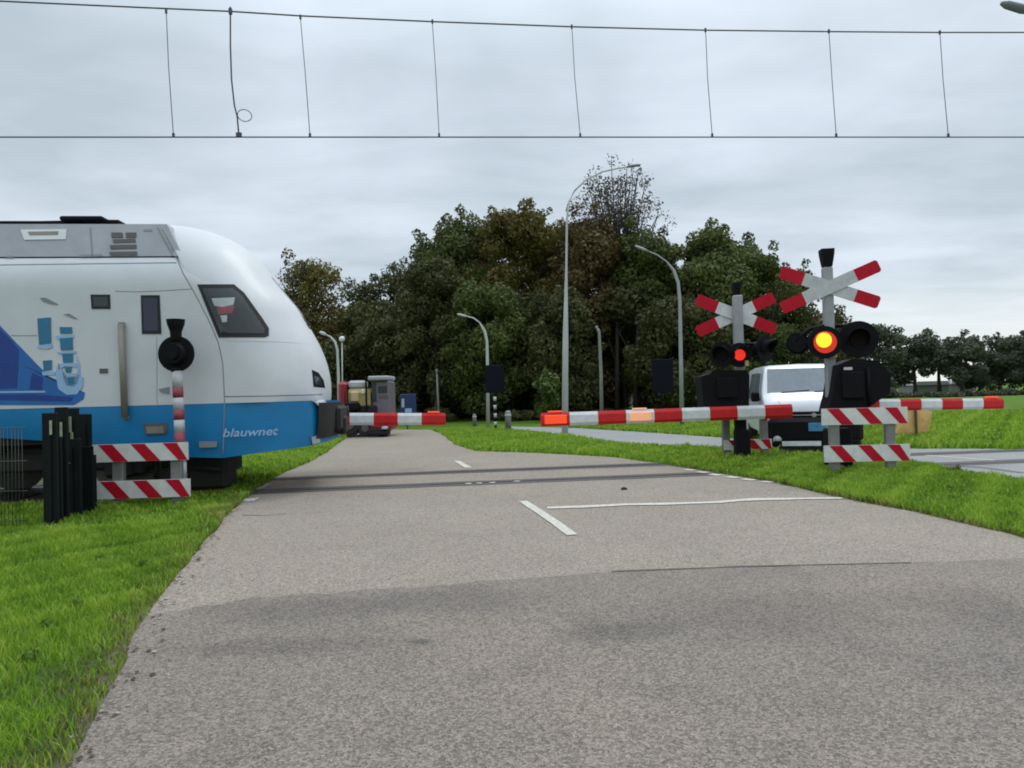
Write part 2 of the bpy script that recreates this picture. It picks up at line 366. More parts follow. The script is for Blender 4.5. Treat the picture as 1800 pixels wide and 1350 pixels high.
def inside(P, poly):
    x, y = P[:, 0], P[:, 1]; r = np.zeros(len(P), bool); n = len(poly)
    for i in range(n):
        x1, y1 = poly[i]; x2, y2 = poly[(i + 1) % n]
        if y1 == y2: continue
        c = ((y1 > y) != (y2 > y)) & (x < (x2 - x1) * (y - y1) / (y2 - y1) + x1); r ^= c
    return r

# ------------------------------------------------------------------ ground and roads
sheet('ground', [(-900, -300), (900, -300), (900, 1500), (-900, 1500)], 0.0, M['ground'])
TC0, TK = 12.25, 0.11                       # railway centre line y = 12.25 + 0.11 x
TN = math.hypot(1, TK); T_ANG = math.atan(TK)
def track_pt(u, v, z=0.0):                  # u along the line, v towards the viewer
    return (u / TN + v * TK / TN, TC0 + u * TK / TN - v / TN, z)

left_edge = rough_line([(-0.9, -4), (-1.2, 0.5), G(130, 1350), G(190, 1215), G(250, 1095), G(330, 992), G(400, 905), G(440, 870), G(490, 836), G(545, 812), G(575, 795), G(595, 780), G(615, 765)], seed=3)
far_turn = [(-8.5, 28.6), (-14, 31), (-13, 34.5), (-7, 31.5), (-3.4, 28.8)]
right_edge = rough_line([G(775, 762), G(800, 782), G(835, 793), G(950, 797), G(1080, 804), G(1160, 815), G(1250, 830), G(1360, 848), G(1480, 876), G(1640, 907), (4.62, 6.6), (4.55, 5.2), (4.8, 0), (4.9, -4)], seed=4)
road_poly = left_edge + far_turn + right_edge
seamline = [G(250, 1085), G(450, 1052), G(700, 1035), G(900, 1020), G(1080, 1006), G(1600, 990), (4.6, 5.66)]
road_poly = ccw(road_poly)
sheet('road', road_poly, 0.004, M['asphalt'])
# older darker surfacing laid nearest the viewer, sits on the road sheet
near_left = [p for p in left_edge if p[1] < seamline[0][1] - 0.05]
near_right = [p for p in right_edge if p[1] < 5.6]
old_poly = near_left + rough_line(seamline[:4], 0.12, 0.045, 9)[:-1] + rough_line(seamline[3:], 0.2, 0.012, 9) + near_right
sheet('road_worn_surface', ccw(old_poly), 0.008, M['asphalt_old'])
def strip(name, pts, w, z, mat, seed=2, amp=0.01, kind='structure'):
    rr = random.Random(seed); Lp = []; Rp = []
    pts = rough_line(pts, 0.25, 0.0, seed)
    for i, p in enumerate(pts):
        a = Vector(pts[max(i - 1, 0)]); b = Vector(pts[min(i + 1, len(pts) - 1)]); d = (b - a).normalized(); n = Vector((-d.y, d.x)); p = Vector(p)
        Lp.append(tuple(p + n * (w / 2 + rr.uniform(-amp, amp)))); Rp.append(tuple(p - n * (w / 2 + rr.uniform(-amp, amp))))
    return sheet(name, ccw(Lp + Rp[::-1]), z, mat, kind)
strip('road_seam', [G(1075, 1006.5), G(1300, 998), G(1600, 991)], 0.028, 0.011, make_mat('tar_seam', (0.07, 0.062, 0.055), 0.8), 5, 0.006)
strip('road_crack', [G(425, 906), G(470, 907), G(505, 903)], 0.02, 0.0075, make_mat('crack', (0.08, 0.07, 0.06), 0.9), 6, 0.006)

# second road, right of the verge island
r2_far = [G(880, 749.5), G(1000, 752), G(1120, 759), G(1250, 768), G(1380, 778), G(1500, 786), G(1600, 789), G(1800, 790), (22, 13.5)]
r2_near = [(24, -4), (7.6, -4), (7.35, 5.0), G(1800, 850), G(1640, 822), G(1590, 813), G(1450, 803), G(1260, 789), G(1120, 785), G(1000, 768), G(905, 757)]
road2_poly = ccw(rough_line(r2_far, 0.6, 0.05, 12) + rough_line(r2_near, 0.6, 0.05, 13))
sheet('side_road', road2_poly, 0.004, M['asphalt_blue'])
strip('side_road_marking', [G(1600, 799), G(1700, 806), G(1790, 813)], 0.10, 0.008, M['marking'], 7, 0.01)
strip('side_road_stain', [G(1640, 816), G(1720, 822), G(1800, 832)], 0.14, 0.008, make_mat('road_stain', (0.13, 0.125, 0.13), 0.9), 8, 0.03)

# painted markings
strip('centre_line_marking', [G(919, 882), G(965, 912), G(1006, 942)], 0.115, 0.012, M['marking'], 10, 0.004)
strip('stop_line_marking', [G(962, 894), G(1030, 892), G(1100, 888), G(1170, 887), G(1260, 884), G(1330, 879), G(1482, 877)], 0.15, 0.0125, M['marking'], 11, 0.022)
strip('centre_dash_marking', [G(803, 811), G(824, 823)], 0.13, 0.012, M['marking'], 12, 0.01)
strip('edge_square_marking', [G(428, 880), G(451, 879)], 0.34, 0.012, M['marking'], 13, 0.01)
strip('edge_dash_marking', [G(450, 862), G(474, 851)], 0.1, 0.012, M['marking'], 14, 0.02)
for i, (a, b) in enumerate([((1203, 826), (1222, 828)), ((1226, 830), (1243, 832)), ((1248, 834), (1267, 836.5)), ((1278, 839), (1297, 841)), ((1306, 843), (1327, 845)), ((1340, 847), (1358, 849))]):
    strip('edge_dash_marking', [G(*a), G(*b)], 0.15, 0.012, M['marking'], 20 + i, 0.015)
for i, p in enumerate([(824, 851), (843, 850), (866, 849), (909, 847)]):
    strip('stud_marking', [G(p[0] - 5, p[1]), G(p[0] + 5, p[1])], 0.16, 0.0145, M['marking'], 30 + i, 0.02)

# ------------------------------------------------------------------ railway
def track_strip(name, u0, u1, v0, v1, z, mat, kind='structure', amp=0.0, seed=1):
    rr = random.Random(seed); n = max(2, int((u1 - u0) / 0.5)); A = []; B = []
    for i in range(n + 1):
        u = u0 + (u1 - u0) * i / n
        A.append(track_pt(u, v0 + rr.uniform(-amp, amp))[:2]); B.append(track_pt(u, v1 + rr.uniform(-amp, amp))[:2])
    return sheet(name, ccw(A + B[::-1]), z, mat, kind)
GV = 0.87
track_strip('trackbed', -60, -4.6, -2.1, 1.9, 0.003, M['ballast'], amp=0.12, seed=3)
track_strip('trackbed', 3.25, 7.0, -1.5, 1.55, 0.0025, M['dirt'], amp=0.12, seed=4)
track_strip('trackbed', 12.5, 60, -2.1, 1.9, 0.003, M['ballast'], amp=0.12, seed=5)
for (u0, u1) in ((-4.95, 3.25), (6.9, 12.6)):
    for sv in (-1, 1):
        track_strip('crossing_panel', u0, u1, sv * GV - 0.26, sv * GV + 0.26, 0.0085, M['panel'], amp=0.02, seed=6 + sv)
for sv, nm in ((1, 'near'), (-1, 'far')):
    mb = MB(Matrix.Translation((0, TC0, 0)) @ Matrix.Rotation(T_ANG, 4, 'Z'))
    mb.box((0, -sv * GV, 0.0), (140, 0.065, 0.032)); mb.box((0, -sv * (GV - 0.075), -0.006), (140, 0.02, 0.032))
    tag(mb.build('rail', M['steel']), nm + ' steel rail of the single railway track set flush in the road', 'rail', 'rails of the railway track')
# sleepers showing beside the crossing, left
for i in range(14):
    u = -6.0 - i * 0.62
    mb = MB(Matrix.Translation((0, TC0, 0)) @ Matrix.Rotation(T_ANG, 4, 'Z')); mb.box((u, 0, 0.004), (0.24, 2.6, 0.02))
    if i == 0: slp = mb.build('sleeper', M['under']); tag(slp, 'dark sleeper in the ballast under the train', 'sleeper', 'sleepers under the train')
    else:
        c = slp.copy(); COL.objects.link(c); c.location = (-(0.62 * i) / TN, -(0.62 * i) * TK / TN, 0)

# ------------------------------------------------------------------ train
TR = empty('train', track_pt(-14.0, 0), T_ANG, 'white and blue electric passenger train passing over the level crossing', 'train')
TR_W = 1.41
u_off = 14.0                                     # child coordinates: x = u + 14, y = -v
PROF = [(0.50, -3.24), (0.75, -3.03), (1.0, -2.98), (1.40, -2.96), (1.403, -3.13), (1.50, -3.12), (1.72, -3.12), (1.95, -3.15), (2.16, -3.21), (2.38, -3.30), (2.57, -3.40),
        (2.95, -3.60), (3.33, -3.91), (3.62, -4.11), (3.82, -4.27), (4.0, -4.47), (4.12, -4.66), (4.20, -4.86), (4.26, -5.12)]
def u_tip(z):
    return sum(u_tip_lin(z + d_) * w_ for d_, w_ in ((-0.12, .15), (-0.06, .2), (0, .3), (0.06, .2), (0.12, .15))) if 1.75 < z < 4.0 else u_tip_lin(z)
def u_tip_lin(z):
    for i in range(len(PROF) - 1):
        if z <= PROF[i + 1][0]:
            a, b = PROF[i], PROF[i + 1]; k = (z - a[0]) / (b[0] - a[0]); return a[1] + (b[1] - a[1]) * max(0, k)
    return PROF[-1][1]
def dome_w(z):                                   # half width of the cab front
    k = max(0.0, (z - 3.0) / 1.15); return max(0.05, TR_W * math.sqrt(max(0, 1 - 0.62 * k ** 2.6)) - 0.08 * k)
def main_w(z):                                   # half width of the coach body
    k = max(0.0, (z - 3.12) / 0.50); return TR_W - 0.17 * k ** 2.2
def back_line(z): return -4.76 - (z - 3.0) * 0.56  # slanting joint between cab front and coach body
NOSE_A, NOSE_P = 1.12, 2.0
def nose_ap(z):
    k = max(0.0, min(1.0, (z - 1.40) / 1.1)); k = k * k * (3 - 2 * k)
    lo = 0.50 if z <= 1.401 else 0.95
    a = lo + (NOSE_A - lo) * k
    if z > 2.3: a = min(a, u_tip(z) - back_line(z))
    return a, (2.8 if z <= 1.401 else 2.1) + (NOSE_P - (2.8 if z <= 1.401 else 2.1)) * k
PROUD = 0.004
def width(u, z): return dome_w(z) + PROUD if (z > 2.3 and u > back_line(z)) else main_w(min(z, 3.62))
def u_at(v, z, w=None):                          # nose surface u for lateral offset v
    w = w or dome_w(z); q = min(1.0, abs(v) / w); a, p = nose_ap(z); return u_tip(z) - a * (1 - (1 - q ** p) ** (1 / p))
def v_at(u, z):
    w = width(u, z); a, p = nose_ap(z); d = (u_tip(z) - u) / a
    return w if d >= 1 else w * (1 - (1 - min(1, max(0, d))) ** p) ** (1 / p)
def shell(zs, wf, back, n=72, cap_top=True, cap_bot=True):
    mb = MB(); k = n + 3; V = []; Fc = []
    for z in zs:
        w = wf(z); bk = back(z); r = []
        for i in range(n + 1):
            s_ = math.sin((i / n) * math.pi - math.pi / 2); r.append((max(bk + 0.001, u_at(s_ * w, z, w)) + u_off, -s_ * w, z))
        V += [(bk + u_off, w, z)] + r + [(bk + u_off, -w, z)]
    for j in range(len(zs) - 1):
        for i in range(k - 1): Fc.append((j * k + i, j * k + i + 1, (j + 1) * k + i + 1, (j + 1) * k + i))
        Fc.append((j * k + k - 1, j * k, (j + 1) * k, (j + 1) * k + k - 1))
    mb.add(V, Fc, 0, True)
    if cap_top: mb.add(V[(len(zs) - 1) * k:], [tuple(range(k))], 0, False)
    if cap_bot: mb.add(V[:k], [tuple(range(k - 1, -1, -1))], 0, False)
    return mb
zs_w = [1.403, 1.43, 1.47, 1.55, 1.7, 1.85, 2.0, 2.16, 2.3, 2.45, 2.6, 2.8, 3.0, 3.12, 3.2, 3.3, 3.4, 3.48, 3.55, 3.6]
# the coach body ends just inside the cab front above window height
bmesh_ = shell(zs_w, main_w, lambda z: -34.0)
bmesh_.v = [(x - (0.35 * max(0, (z - 3.1)) if x > -5.5 + u_off and z > 3.1 else 0), y, z) for x, y, z in bmesh_.v]
bmesh_.build('body', M['train_white'], TR)
zs_d = [2.32 + 0.06 * i for i in range(29)] + [4.04, 4.08, 4.12, 4.15, 4.18, 4.205, 4.225, 4.24]
shell(zs_d, lambda z: dome_w(z) + PROUD, back_line, cap_bot=False).build('cab_front', M['train_white'], TR)
zs_b = [0.62, 0.75, 0.9, 1.1, 1.3, 1.398]
# skirt: tapers up towards the coupler and, behind the first bogie, towards the back
def skirt():
    mb = MB(); V = []; Fc = []; n = 26
    us = [-34, -12, -7.6, -7.0, -6.5, -6.1, -5.6, -5.0, -4.5]; 
    def zb(u):
        pts = [(-34, 0.98), (-7.55, 0.99), (-6.9, 0.92), (-6.4, 0.80), (-5.9, 0.70), (-5.0, 0.62), (-4.3, 0.58), (-3.6, 0.66), (-3.0, 0.76)]
        for i in range(len(pts) - 1):
            if u <= pts[i + 1][0]: a, b = pts[i], pts[i + 1]; return a[1] + (b[1] - a[1]) * (u - a[0]) / (b[0] - a[0])
        return pts[-1][1]
    side = [(u, TR_W) for u in us]
    nose = []
    for i in range(n + 1):
        s = 1 - 2 * i / n; v = s * TR_W; nose.append((u_at(v, 1.2) - 0.06, v))
    path = side + nose[1:-1] + [(u, -TR_W) for u in reversed(us)]
    m = len(path)
    for k in range(5):
        for (u, v) in path:
            z0 = zb(u); z = z0 + (1.398 - z0) * k / 4; inn = 0.05 * (1 - k / 4) ** 2
            V.append((u + u_off, -(v * (1 - inn / TR_W)), z))
    for k in range(4):
        for i in range(m - 1): Fc.append((k * m + i + 1, k * m + i, (k + 1) * m + i, (k + 1) * m + i + 1))
    mb.add(V, Fc, 0, True); return mb
skirt().build('skirt', M['train_blue'], TR)
# underframe interior (dark) so nothing shows through
mb = MB(); mb.box((-34 / 2 + u_off - 2.0, 0, 1.12), (29.5, 2.6, 0.5)); mb.build('underframe', M['under'], TR)

def hit(px, py, off=0.0):
    """point (u, v, z) where the sight line through a survey pixel meets the train side"""
    d = ray(px, py); lo, hi = None, None; t = 7.0
    while t < 16:
        p = Vector((d.x, d.y, d.z)) * (t / d.y); x, y, z = p.x, p.y, p.z + CAM_H
        u = (x + (y - TC0) * TK) / TN; v = (-(y - TC0) + TK * x) / TN
        if u < u_tip(z) and v <= v_at(u, z) + off: return (u, v, z)
        t += 0.01
    return (u, v, z)
def drape(name, px_poly, mat, off=0.006, thick=0.02, sub=6, parent=TR, roofok=False):
    """thin panel following the train side; outline given in survey pixels"""
    pts = []
    for i in range(len(px_poly)):
        a, b = px_poly[i], px_poly[(i + 1) % len(px_poly)]
        for k in range(sub): pts.append((a[0] + (b[0] - a[0]) * k / sub, a[1] + (b[1] - a[1]) * k / sub))
    uz = [(h[0], h[2]) for h in (hit(*p) for p in pts)]
    return patch(name, uz, mat, off, thick, parent)
def patch(name, uz, mat, off=0.006, thick=0.02, parent=TR):
    off += 0.007 if max(p[1] for p in uz) > 2.3 and max(p[0] for p in uz) > -4.6 else 0
    n = len(uz); cu = sum(p[0] for p in uz) / n; cz = sum(p[1] for p in uz) / n
    # concentric rings keep the panel on the curved side
    V = []; Fc = []; K = 9
    def P(u, z, o): v = v_at(u, z) + o; return (u + u_off, -v, z)
    for r in range(K):
        s = 1 - r / K
        for (u, z) in uz: V.append(P(cu + (u - cu) * s, cz + (z - cz) * s, off))
    V.append(P(cu, cz, off)); c = len(V) - 1
    for r in range(K - 1):
        for i in range(n): Fc.append((r * n + i, r * n + (i + 1) % n, (r + 1) * n + (i + 1) % n, (r + 1) * n + i))
    for i in range(n): Fc.append(((K - 1) * n + i, (K - 1) * n + (i + 1) % n, c))
    b = len(V)
    for (u, z) in uz: V.append(P(u, z, off - thick))
    for i in range(n): Fc.append((b + i, b + (i + 1) % n, (i + 1) % n, i))
    mb = MB(); mb.add(V, Fc, 0, False); return mb.build(name, mat, parent)
def drape_line(name, px_pts, w, mat, off=0.004, parent=TR, sub=6):
    pts = []
    for i in range(len(px_pts) - 1):
        a, b = px_pts[i], px_pts[i + 1]
        for k in range(sub): pts.append((a[0] + (b[0] - a[0]) * k / sub, a[1] + (b[1] - a[1]) * k / sub))
    pts.append(px_pts[-1]); H = [hit(*p) for p in pts]
    mb = MB(); mb.tube([(h[0] + u_off, -(v_at(h[0], h[2]) + off - w * 0.2), h[2]) for h in H], w / 2, 6, 0)
    return mb.build(name, mat, parent)

wf = drape('cab_window', [(347, 500), (412, 500), (430, 515), (462, 560), (473, 577), (473, 590), (466, 593), (385, 593)], M['rubber'], 0.004)
drape('glass', [(356, 507), (410, 507), (426, 520), (456, 562), (466, 578), (465, 586), (389, 586)], M['glass'], 0.012, 0.02, parent=wf)
drape('sticker', [(373, 525), (414, 523), (411, 536), (392, 540), (378, 538)], M['sticker_white'], 0.016, 0.01, parent=wf)  # flat patches on the glass stand in for cab interior and reflections
drape('sticker', [(381, 541), (413, 537), (409, 551), (385, 553)], M['sticker_red'], 0.016, 0.01, parent=wf)
drape('sticker', [(388, 555), (400, 554), (400, 566), (392, 567)], M['sticker_white'], 0.016, 0.01, parent=wf)
drape_line('seam', [(287, 402), (300, 430), (322, 480), (345, 520), (368, 565), (384, 602), (392, 640), (395, 700), (394, 740), (392, 800)], 0.018, M['seam'], 0.0)
drape_line('seam', [(396, 697), (470, 696), (566, 693)], 0.022, M['seam'], 0.0)
drape_line('seam', [(203, 512), (240, 513), (290, 511), (338, 508)], 0.014, M['seam'], 0.0)
drape_line('seam', [(0, 466), (150, 464), (310, 462)], 0.02, M['seam'], 0.0)
drape_line('seam', [(276, 592), (276, 700), (277, 715)], 0.010, M['seam'], 0.0)
drape_line('seam', [(20, 590), (66, 590)], 0.014, M['seam'], 0.0)
sw = drape('small_window', [(160, 518), (194, 518), (195, 543), (162, 543)], M['rubber'], 0.01); drape('glass', [(164, 522), (190, 522), (191, 539), (166, 539)], M['glass'], 0.014, 0.01, parent=sw)
dw = drape('door_window', [(248, 519), (281, 519), (284, 587), (250, 587)], M['rubber'], 0.01); drape('glass', [(252, 524), (277, 524), (279, 582), (254, 582)], make_mat('blue_black_glass', (0.02, 0.025, 0.05), 0.15), 0.014, 0.01, parent=dw)
# grab rail with brackets beside the cab door
p0, p1 = hit(216, 570), hit(223, 733)
mb = MB(); mb.tube([(p0[0] + u_off, -(TR_W + 0.06), p0[2]), (p1[0] + u_off, -(TR_W + 0.06), p1[2])], 0.045, 10)
for q in (p0, p1): mb.box((q[0] + u_off, -(TR_W + 0.03), q[2]), (0.07, 0.07, 0.05))
mb.build('grab_rail', M['rail_tan'], TR)
drape('door_button', [(176, 648), (190, 648), (190, 656), (176, 656)], M['louvre'], 0.012)
drape('door_handle', [(280, 684), (298, 680), (298, 692), (284, 690)], M['seam'], 0.02)
stp = drape('step_recess', [(252, 744), (294, 743), (295, 757), (290, 763), (256, 764)], M['louvre'], 0.006); drape('step', [(258, 750), (288, 749), (288, 761), (259, 762)], M['rail_tan'], 0.012, 0.01, parent=stp)
drape('step_recess', [(350, 776), (382, 776), (381, 786), (351, 787)], M['seam'], 0.004, 0.02)
# headlight cluster
hl = drape('headlight', [(549, 650), (560, 655), (569, 668), (572, 682), (552, 680)], M['black'], 0.012); drape('lens', [(553, 660), (562, 664), (567, 677), (555, 676)], M['glass'], 0.018, 0.01, parent=hl)
for mb, nm in ((MB(), 'x'),):
    pass
drape('front_flash', [(552, 705), (571, 703), (577, 712), (563, 716)], M['train_white'], 0.01)
# windscreen on the front of the nose (dark band seen from the road)
def front_patch(name, z0, z1, vmax, mat, off=0.012, nz_=6, nv=14, parent=TR):
    V = []; Fc = []
    for j in range(nz_ + 1):
        z = z0 + (z1 - z0) * j / nz_
        for i in range(nv + 1):
            v = -vmax + 2 * vmax * i / nv; V.append((u_at(v, z) + off + u_off, -v, z))
    for j in range(nz_):
        for i in range(nv): a = j * (nv + 1) + i; Fc.append((a, a + nv + 1, a + nv + 2, a + 1))
    mb = MB(); mb.add(V, Fc, 0, True); return mb.build(name, mat, parent)
front_patch('windscreen', 2.62, 3.50, 0.10, M['glass'], off=0.003)
front_patch('front_apron', 0.82, 1.37, 1.22, M['under'], off=0.015)
# coupler and buffer beam under the nose
mb = MB(); mb.box((-3.02 + u_off, 0, 1.10), (0.26, 1.0, 0.42), 0, 0.05); mb.box((-2.95 + u_off, 0.0, 0.98), (0.2, 0.36, 0.3), 0, 0.04)
mb.tube([(-2.9 + u_off, 0.5, 1.2), (-2.88 + u_off, 0.5, 1.2)], 0.1, 12)
mb.build('coupler', M['under'], TR)
hs = drape('step_plate', [(548, 768), (561, 765), (563, 778), (550, 782)], M['sticker_white'], 0.02, 0.05)
# lettering on the nose side
def text_mesh(body, size, shear=0.25):
    cu = bpy.data.curves.new('t', 'FONT'); cu.body = body; cu.size = size; cu.shear = shear; cu.offset = 0.004; cu.resolution_u = 3
    ob = bpy.data.objects.new('t', cu); COL.objects.link(ob); bpy.context.view_layer.update()
    me = bpy.data.meshes.new_from_object(ob.evaluated_get(bpy.context.evaluated_depsgraph_get())); bpy.data.objects.remove(ob); bpy.data.curves.remove(cu); return me
me = text_mesh('blauwnet', 0.24)
xs = [v.co.x for v in me.vertices]; w0, w1 = min(xs), max(xs)
ta, tb = hit(392, 768), hit(490, 764)
for v in me.vertices:
    u = ta[0] + (v.co.x - w0) / (w1 - w0) * (tb[0] - ta[0]); z = ta[2] + (tb[2] - ta[2]) * (v.co.x - w0) / (w1 - w0) + v.co.y * 0.72 + 0.0
    v.co = (u + u_off, -(v_at(u, 1.2 if z < 1.4 else z) + 0.012), z)
me.name = 'lettering'; me.materials.clear(); me.materials.append(M['sky_blue'])
o = bpy.data.objects.new('lettering', me); COL.objects.link(o); o.parent = TR
o['label'] = 'pale blue slanted lettering low on the blue nose'

# printed mural on the side, far left
drape('mural', [(-140, 470), (-60, 512), (0, 572), (22, 595), (48, 622), (75, 650), (92, 668), (120, 682), (150, 690), (147, 702), (130, 712), (0, 712), (-140, 712)], M['mid_blue'], 0.006, sub=3)
drape('mural_shape', [(-140, 500), (-60, 530), (0, 578), (20, 598), (34, 615), (33, 650), (30, 682), (-10, 684), (-140, 686)], M['deep_blue'], 0.010, sub=3)
drape('mural_shape', [(58, 655), (76, 664), (74, 686), (52, 684)], M['deep_blue'], 0.0105)
drape('mural_shape', [(-20, 694), (60, 693), (130, 698), (124, 706), (60, 704), (-20, 702)], M['deep_blue'], 0.0105)
drape('mural_shape', [(-20, 688), (80, 687), (81, 690), (-20, 691)], M['sky_blue'], 0.0110)
for P_ in ([(67, 560), (90, 558), (91, 604), (70, 606)], [(76, 634), (92, 633), (92, 650), (78, 652)], [(106, 575), (127, 575), (128, 586), (107, 587)], [(106, 595), (128, 593), (129, 615), (108, 616)],
           [(110, 622), (129, 622), (129, 637), (112, 638)], [(115, 646), (127, 645), (126, 655), (117, 655)], [(119, 664), (133, 663), (131, 676), (122, 677)]):
    drape('mural_shape', P_, M['teal'], 0.014, 0.01, sub=3)
for P_ in ([(66, 608), (92, 603), (94, 610), (84, 614), (68, 612)], [(74, 654), (97, 653), (98, 659), (76, 660)], [(98, 590), (130, 588), (131, 593), (102, 597)], [(102, 619), (134, 617), (135, 621), (103, 622)],
           [(103, 639), (136, 638), (138, 645), (114, 644), (104, 650)], [(98, 655), (104, 640), (110, 650), (112, 664), (118, 678), (130, 680), (138, 674), (141, 660), (147, 664), (146, 680), (136, 693), (118, 694), (104, 684)],
           [(112, 657), (136, 656), (137, 661), (116, 663)], [(136, 625), (141, 640), (142, 660), (138, 660), (136, 645)]):
    drape('mural_shape', P_, M['sky_blue'], 0.012, 0.01, sub=3)
for P_ in ([(70, 524), (80, 523), (100, 533), (103, 536), (90, 535), (76, 530)], [(112, 553), (122, 551), (138, 561), (130, 560)]):
    drape('mural_shape', P_, M['seam'], 0.008, 0.01, sub=3)

# roof fairing, vents, pantograph
mb = MB(); zr = 4.13
for (ua, ub) in ((-34.0, -5.32),):
    V = [(ua + u_off, -1.26, 3.62), (ub + 0.28 + u_off, -1.26, 3.62), (ub + u_off, -1.10, 4.14), (ua + u_off, -1.10, 4.14),
         (ua + u_off, 1.26, 3.62), (ub + 0.28 + u_off, 1.26, 3.62), (ub + u_off, 1.10, 4.14), (ua + u_off, 1.10, 4.14)]
    mb.add(V, [(0, 1, 2, 3), (5, 4, 7, 6), (3, 2, 6, 7), (1, 5, 6, 2), (4, 0, 3, 7)], 0, False)
rf = mb.build('roof_fairing', M['panel_grey'], TR)
def fair(px, py):                              # point on the sloping fairing side
    d = ray(px, py); best = None
    for i in range(500):
        y = 8.5 + i * 0.01; p = Vector((d.x, d.y, d.z)) * (y / d.y); x, z = p.x, p.z + CAM_H
        v = (-(y - TC0) + TK * x) / TN; vv = 1.26 - (z - 3.62) / 0.52 * 0.16
        if v <= vv: return ((x + (y - TC0) * TK) / TN, z)
    return (0, 3.8)
def fair_patch(name, pts, mat, off, parent):
    uz = [fair(*p) for p in pts]; n = len(uz)
    V = [(u + u_off, -(1.26 - (z - 3.62) / 0.52 * 0.16 + off), z) for u, z in uz] + [(u + u_off, -(1.26 - (z - 3.62) / 0.52 * 0.16 - 0.01), z) for u, z in uz]
    mb = MB(); mb.add(V, [tuple(range(n))] + [(i, i + n, (i + 1) % n + n, (i + 1) % n) for i in range(n)], 0); return mb.build(name, mat, parent)
for P_ in ([(196, 409), (216, 409), (217, 418), (197, 418)], [(221, 409), (240, 409), (240, 418), (222, 418)], [(194, 431), (240, 430), (241, 437), (195, 438)], [(193, 443), (241, 442), (242, 449), (194, 449)], [(199, 421), (238, 420), (239, 426), (200, 427)]):
    fair_patch('louvre', P_, M['louvre'], 0.012, rf)
fair_patch('vent_frame', [(37, 404), (118, 403), (116, 421), (44, 422)], M['white'], 0.012, rf); fair_patch('vent_slot', [(50, 408), (104, 407), (103, 413), (54, 414)], M['rail_tan'], 0.018, rf)
for P_ in ([(158, 400), (160.5, 400), (164, 451), (161.5, 451)], [(276, 400), (279, 400), (306, 450), (302, 450)], [(140, 448), (180, 447), (180, 451), (140, 452)], [(253, 403), (268, 403), (268, 407), (253, 407)], [(10, 450), (25, 450), (25, 453), (10, 453)]):
    fair_patch('seam', P_, M['seam'], 0.006, rf)
pan = MB()
pa = lambda u, v, z: (u + u_off, -v, z)
pan.tube([pa(-12, 0.75, 4.22), pa(-7.4, 0.75, 4.235), pa(-6.35, 0.75, 4.26)], 0.035); pan.tube([pa(-12, -0.75, 4.22), pa(-6.4, -0.75, 4.25)], 0.035)
pan.box(pa(-6.62, 0.3, 4.27), (0.62, 1.3, 0.07), 0, 0.02); pan.box(pa(-8.2, 0.2, 4.235), (2.6, 1.2, 0.05)); pan.box(pa(-6.35, 0.3, 4.235), (0.5, 1.2, 0.04))
for u in (-7.0, -8.0, -9.2, -10.5):
    for v in (-0.7, 0.7): pan.tube([pa(u, v, 4.13), pa(u, v, 4.22)], 0.06)
pan.tube([pa(-9.5, 0.9, 4.28), pa(-7.2, 0.5, 4.27)], 0.02); pan.build('pantograph', M['black'], TR)

# bogie and its wheels
bg_ = MB(); bg_.box((-7.3 + u_off, -1.05, 0.60), (3.4, 0.16, 0.30), 0, 0.04); bg_.box((-7.3 + u_off, 1.05, 0.60), (3.4, 0.16, 0.30), 0, 0.04)
bg_.box((-7.3 + u_off, 0, 0.66), (0.7, 2.2, 0.35), 0, 0.04)
for du in (-1.25, 1.25):
    bg_.box((-7.3 + du + u_off, -1.12, 0.50), (0.4, 0.2, 0.34), 0, 0.05); bg_.tube([(-7.3 + du + u_off, -1.15, 0.62), (-7.3 + du + u_off, -1.15, 0.88)], 0.1, 10)
bgo = bg_.build('bogie', M['under'], TR)
for du in (-1.25, 1.25):
    for sv in (-1, 1):
        w = MB(); w.disc((-7.3 + du + u_off, sv * GV, 0.44), 0.43, 0.13, 28); w.disc((-7.3 + du + u_off, sv * (GV - 0.06), 0.44), 0.47, 0.03, 28); w.disc((-7.3 + du + u_off, sv * (GV + 0.09) , 0.44), 0.14, 0.1, 16)
        w.build('wheel', M['steel'], bgo)
dark = MB(); dark.box((-4.85 + u_off, -0.75, 0.38), (0.62, 0.6, 0.60), 0, 0.06); dark.box((-5.25 + u_off, -0.9, 0.5), (0.2, 0.3, 0.5), 0, 0.03); dark.box((-5.85 + u_off, 0, 0.52), (0.3, 2.3, 0.3), 0, 0.03)
dark.tube([(-5.05 + u_off, -1.1, 0.45), (-4.6 + u_off, -1.12, 0.4)], 0.035); dark.build('rail_guard', M['under'], TR)
box_ = MB()
for k in range(5): box_.box((-9.6 - k * 1.9 + u_off, -0.95, 0.72), (1.5, 0.6, 0.55), 0, 0.05)
box_.build('equipment_box', M['under'], TR)
# a second bogie, towards the tail
bg2 = copy_tree(bgo, TR); bg2.location = (-14.5, 0, 0)
for s in (-0.9, 0.9):
    f = MB(); f.disc((-3.45 + u_off, s, 1.0), 0.01, 0.01)

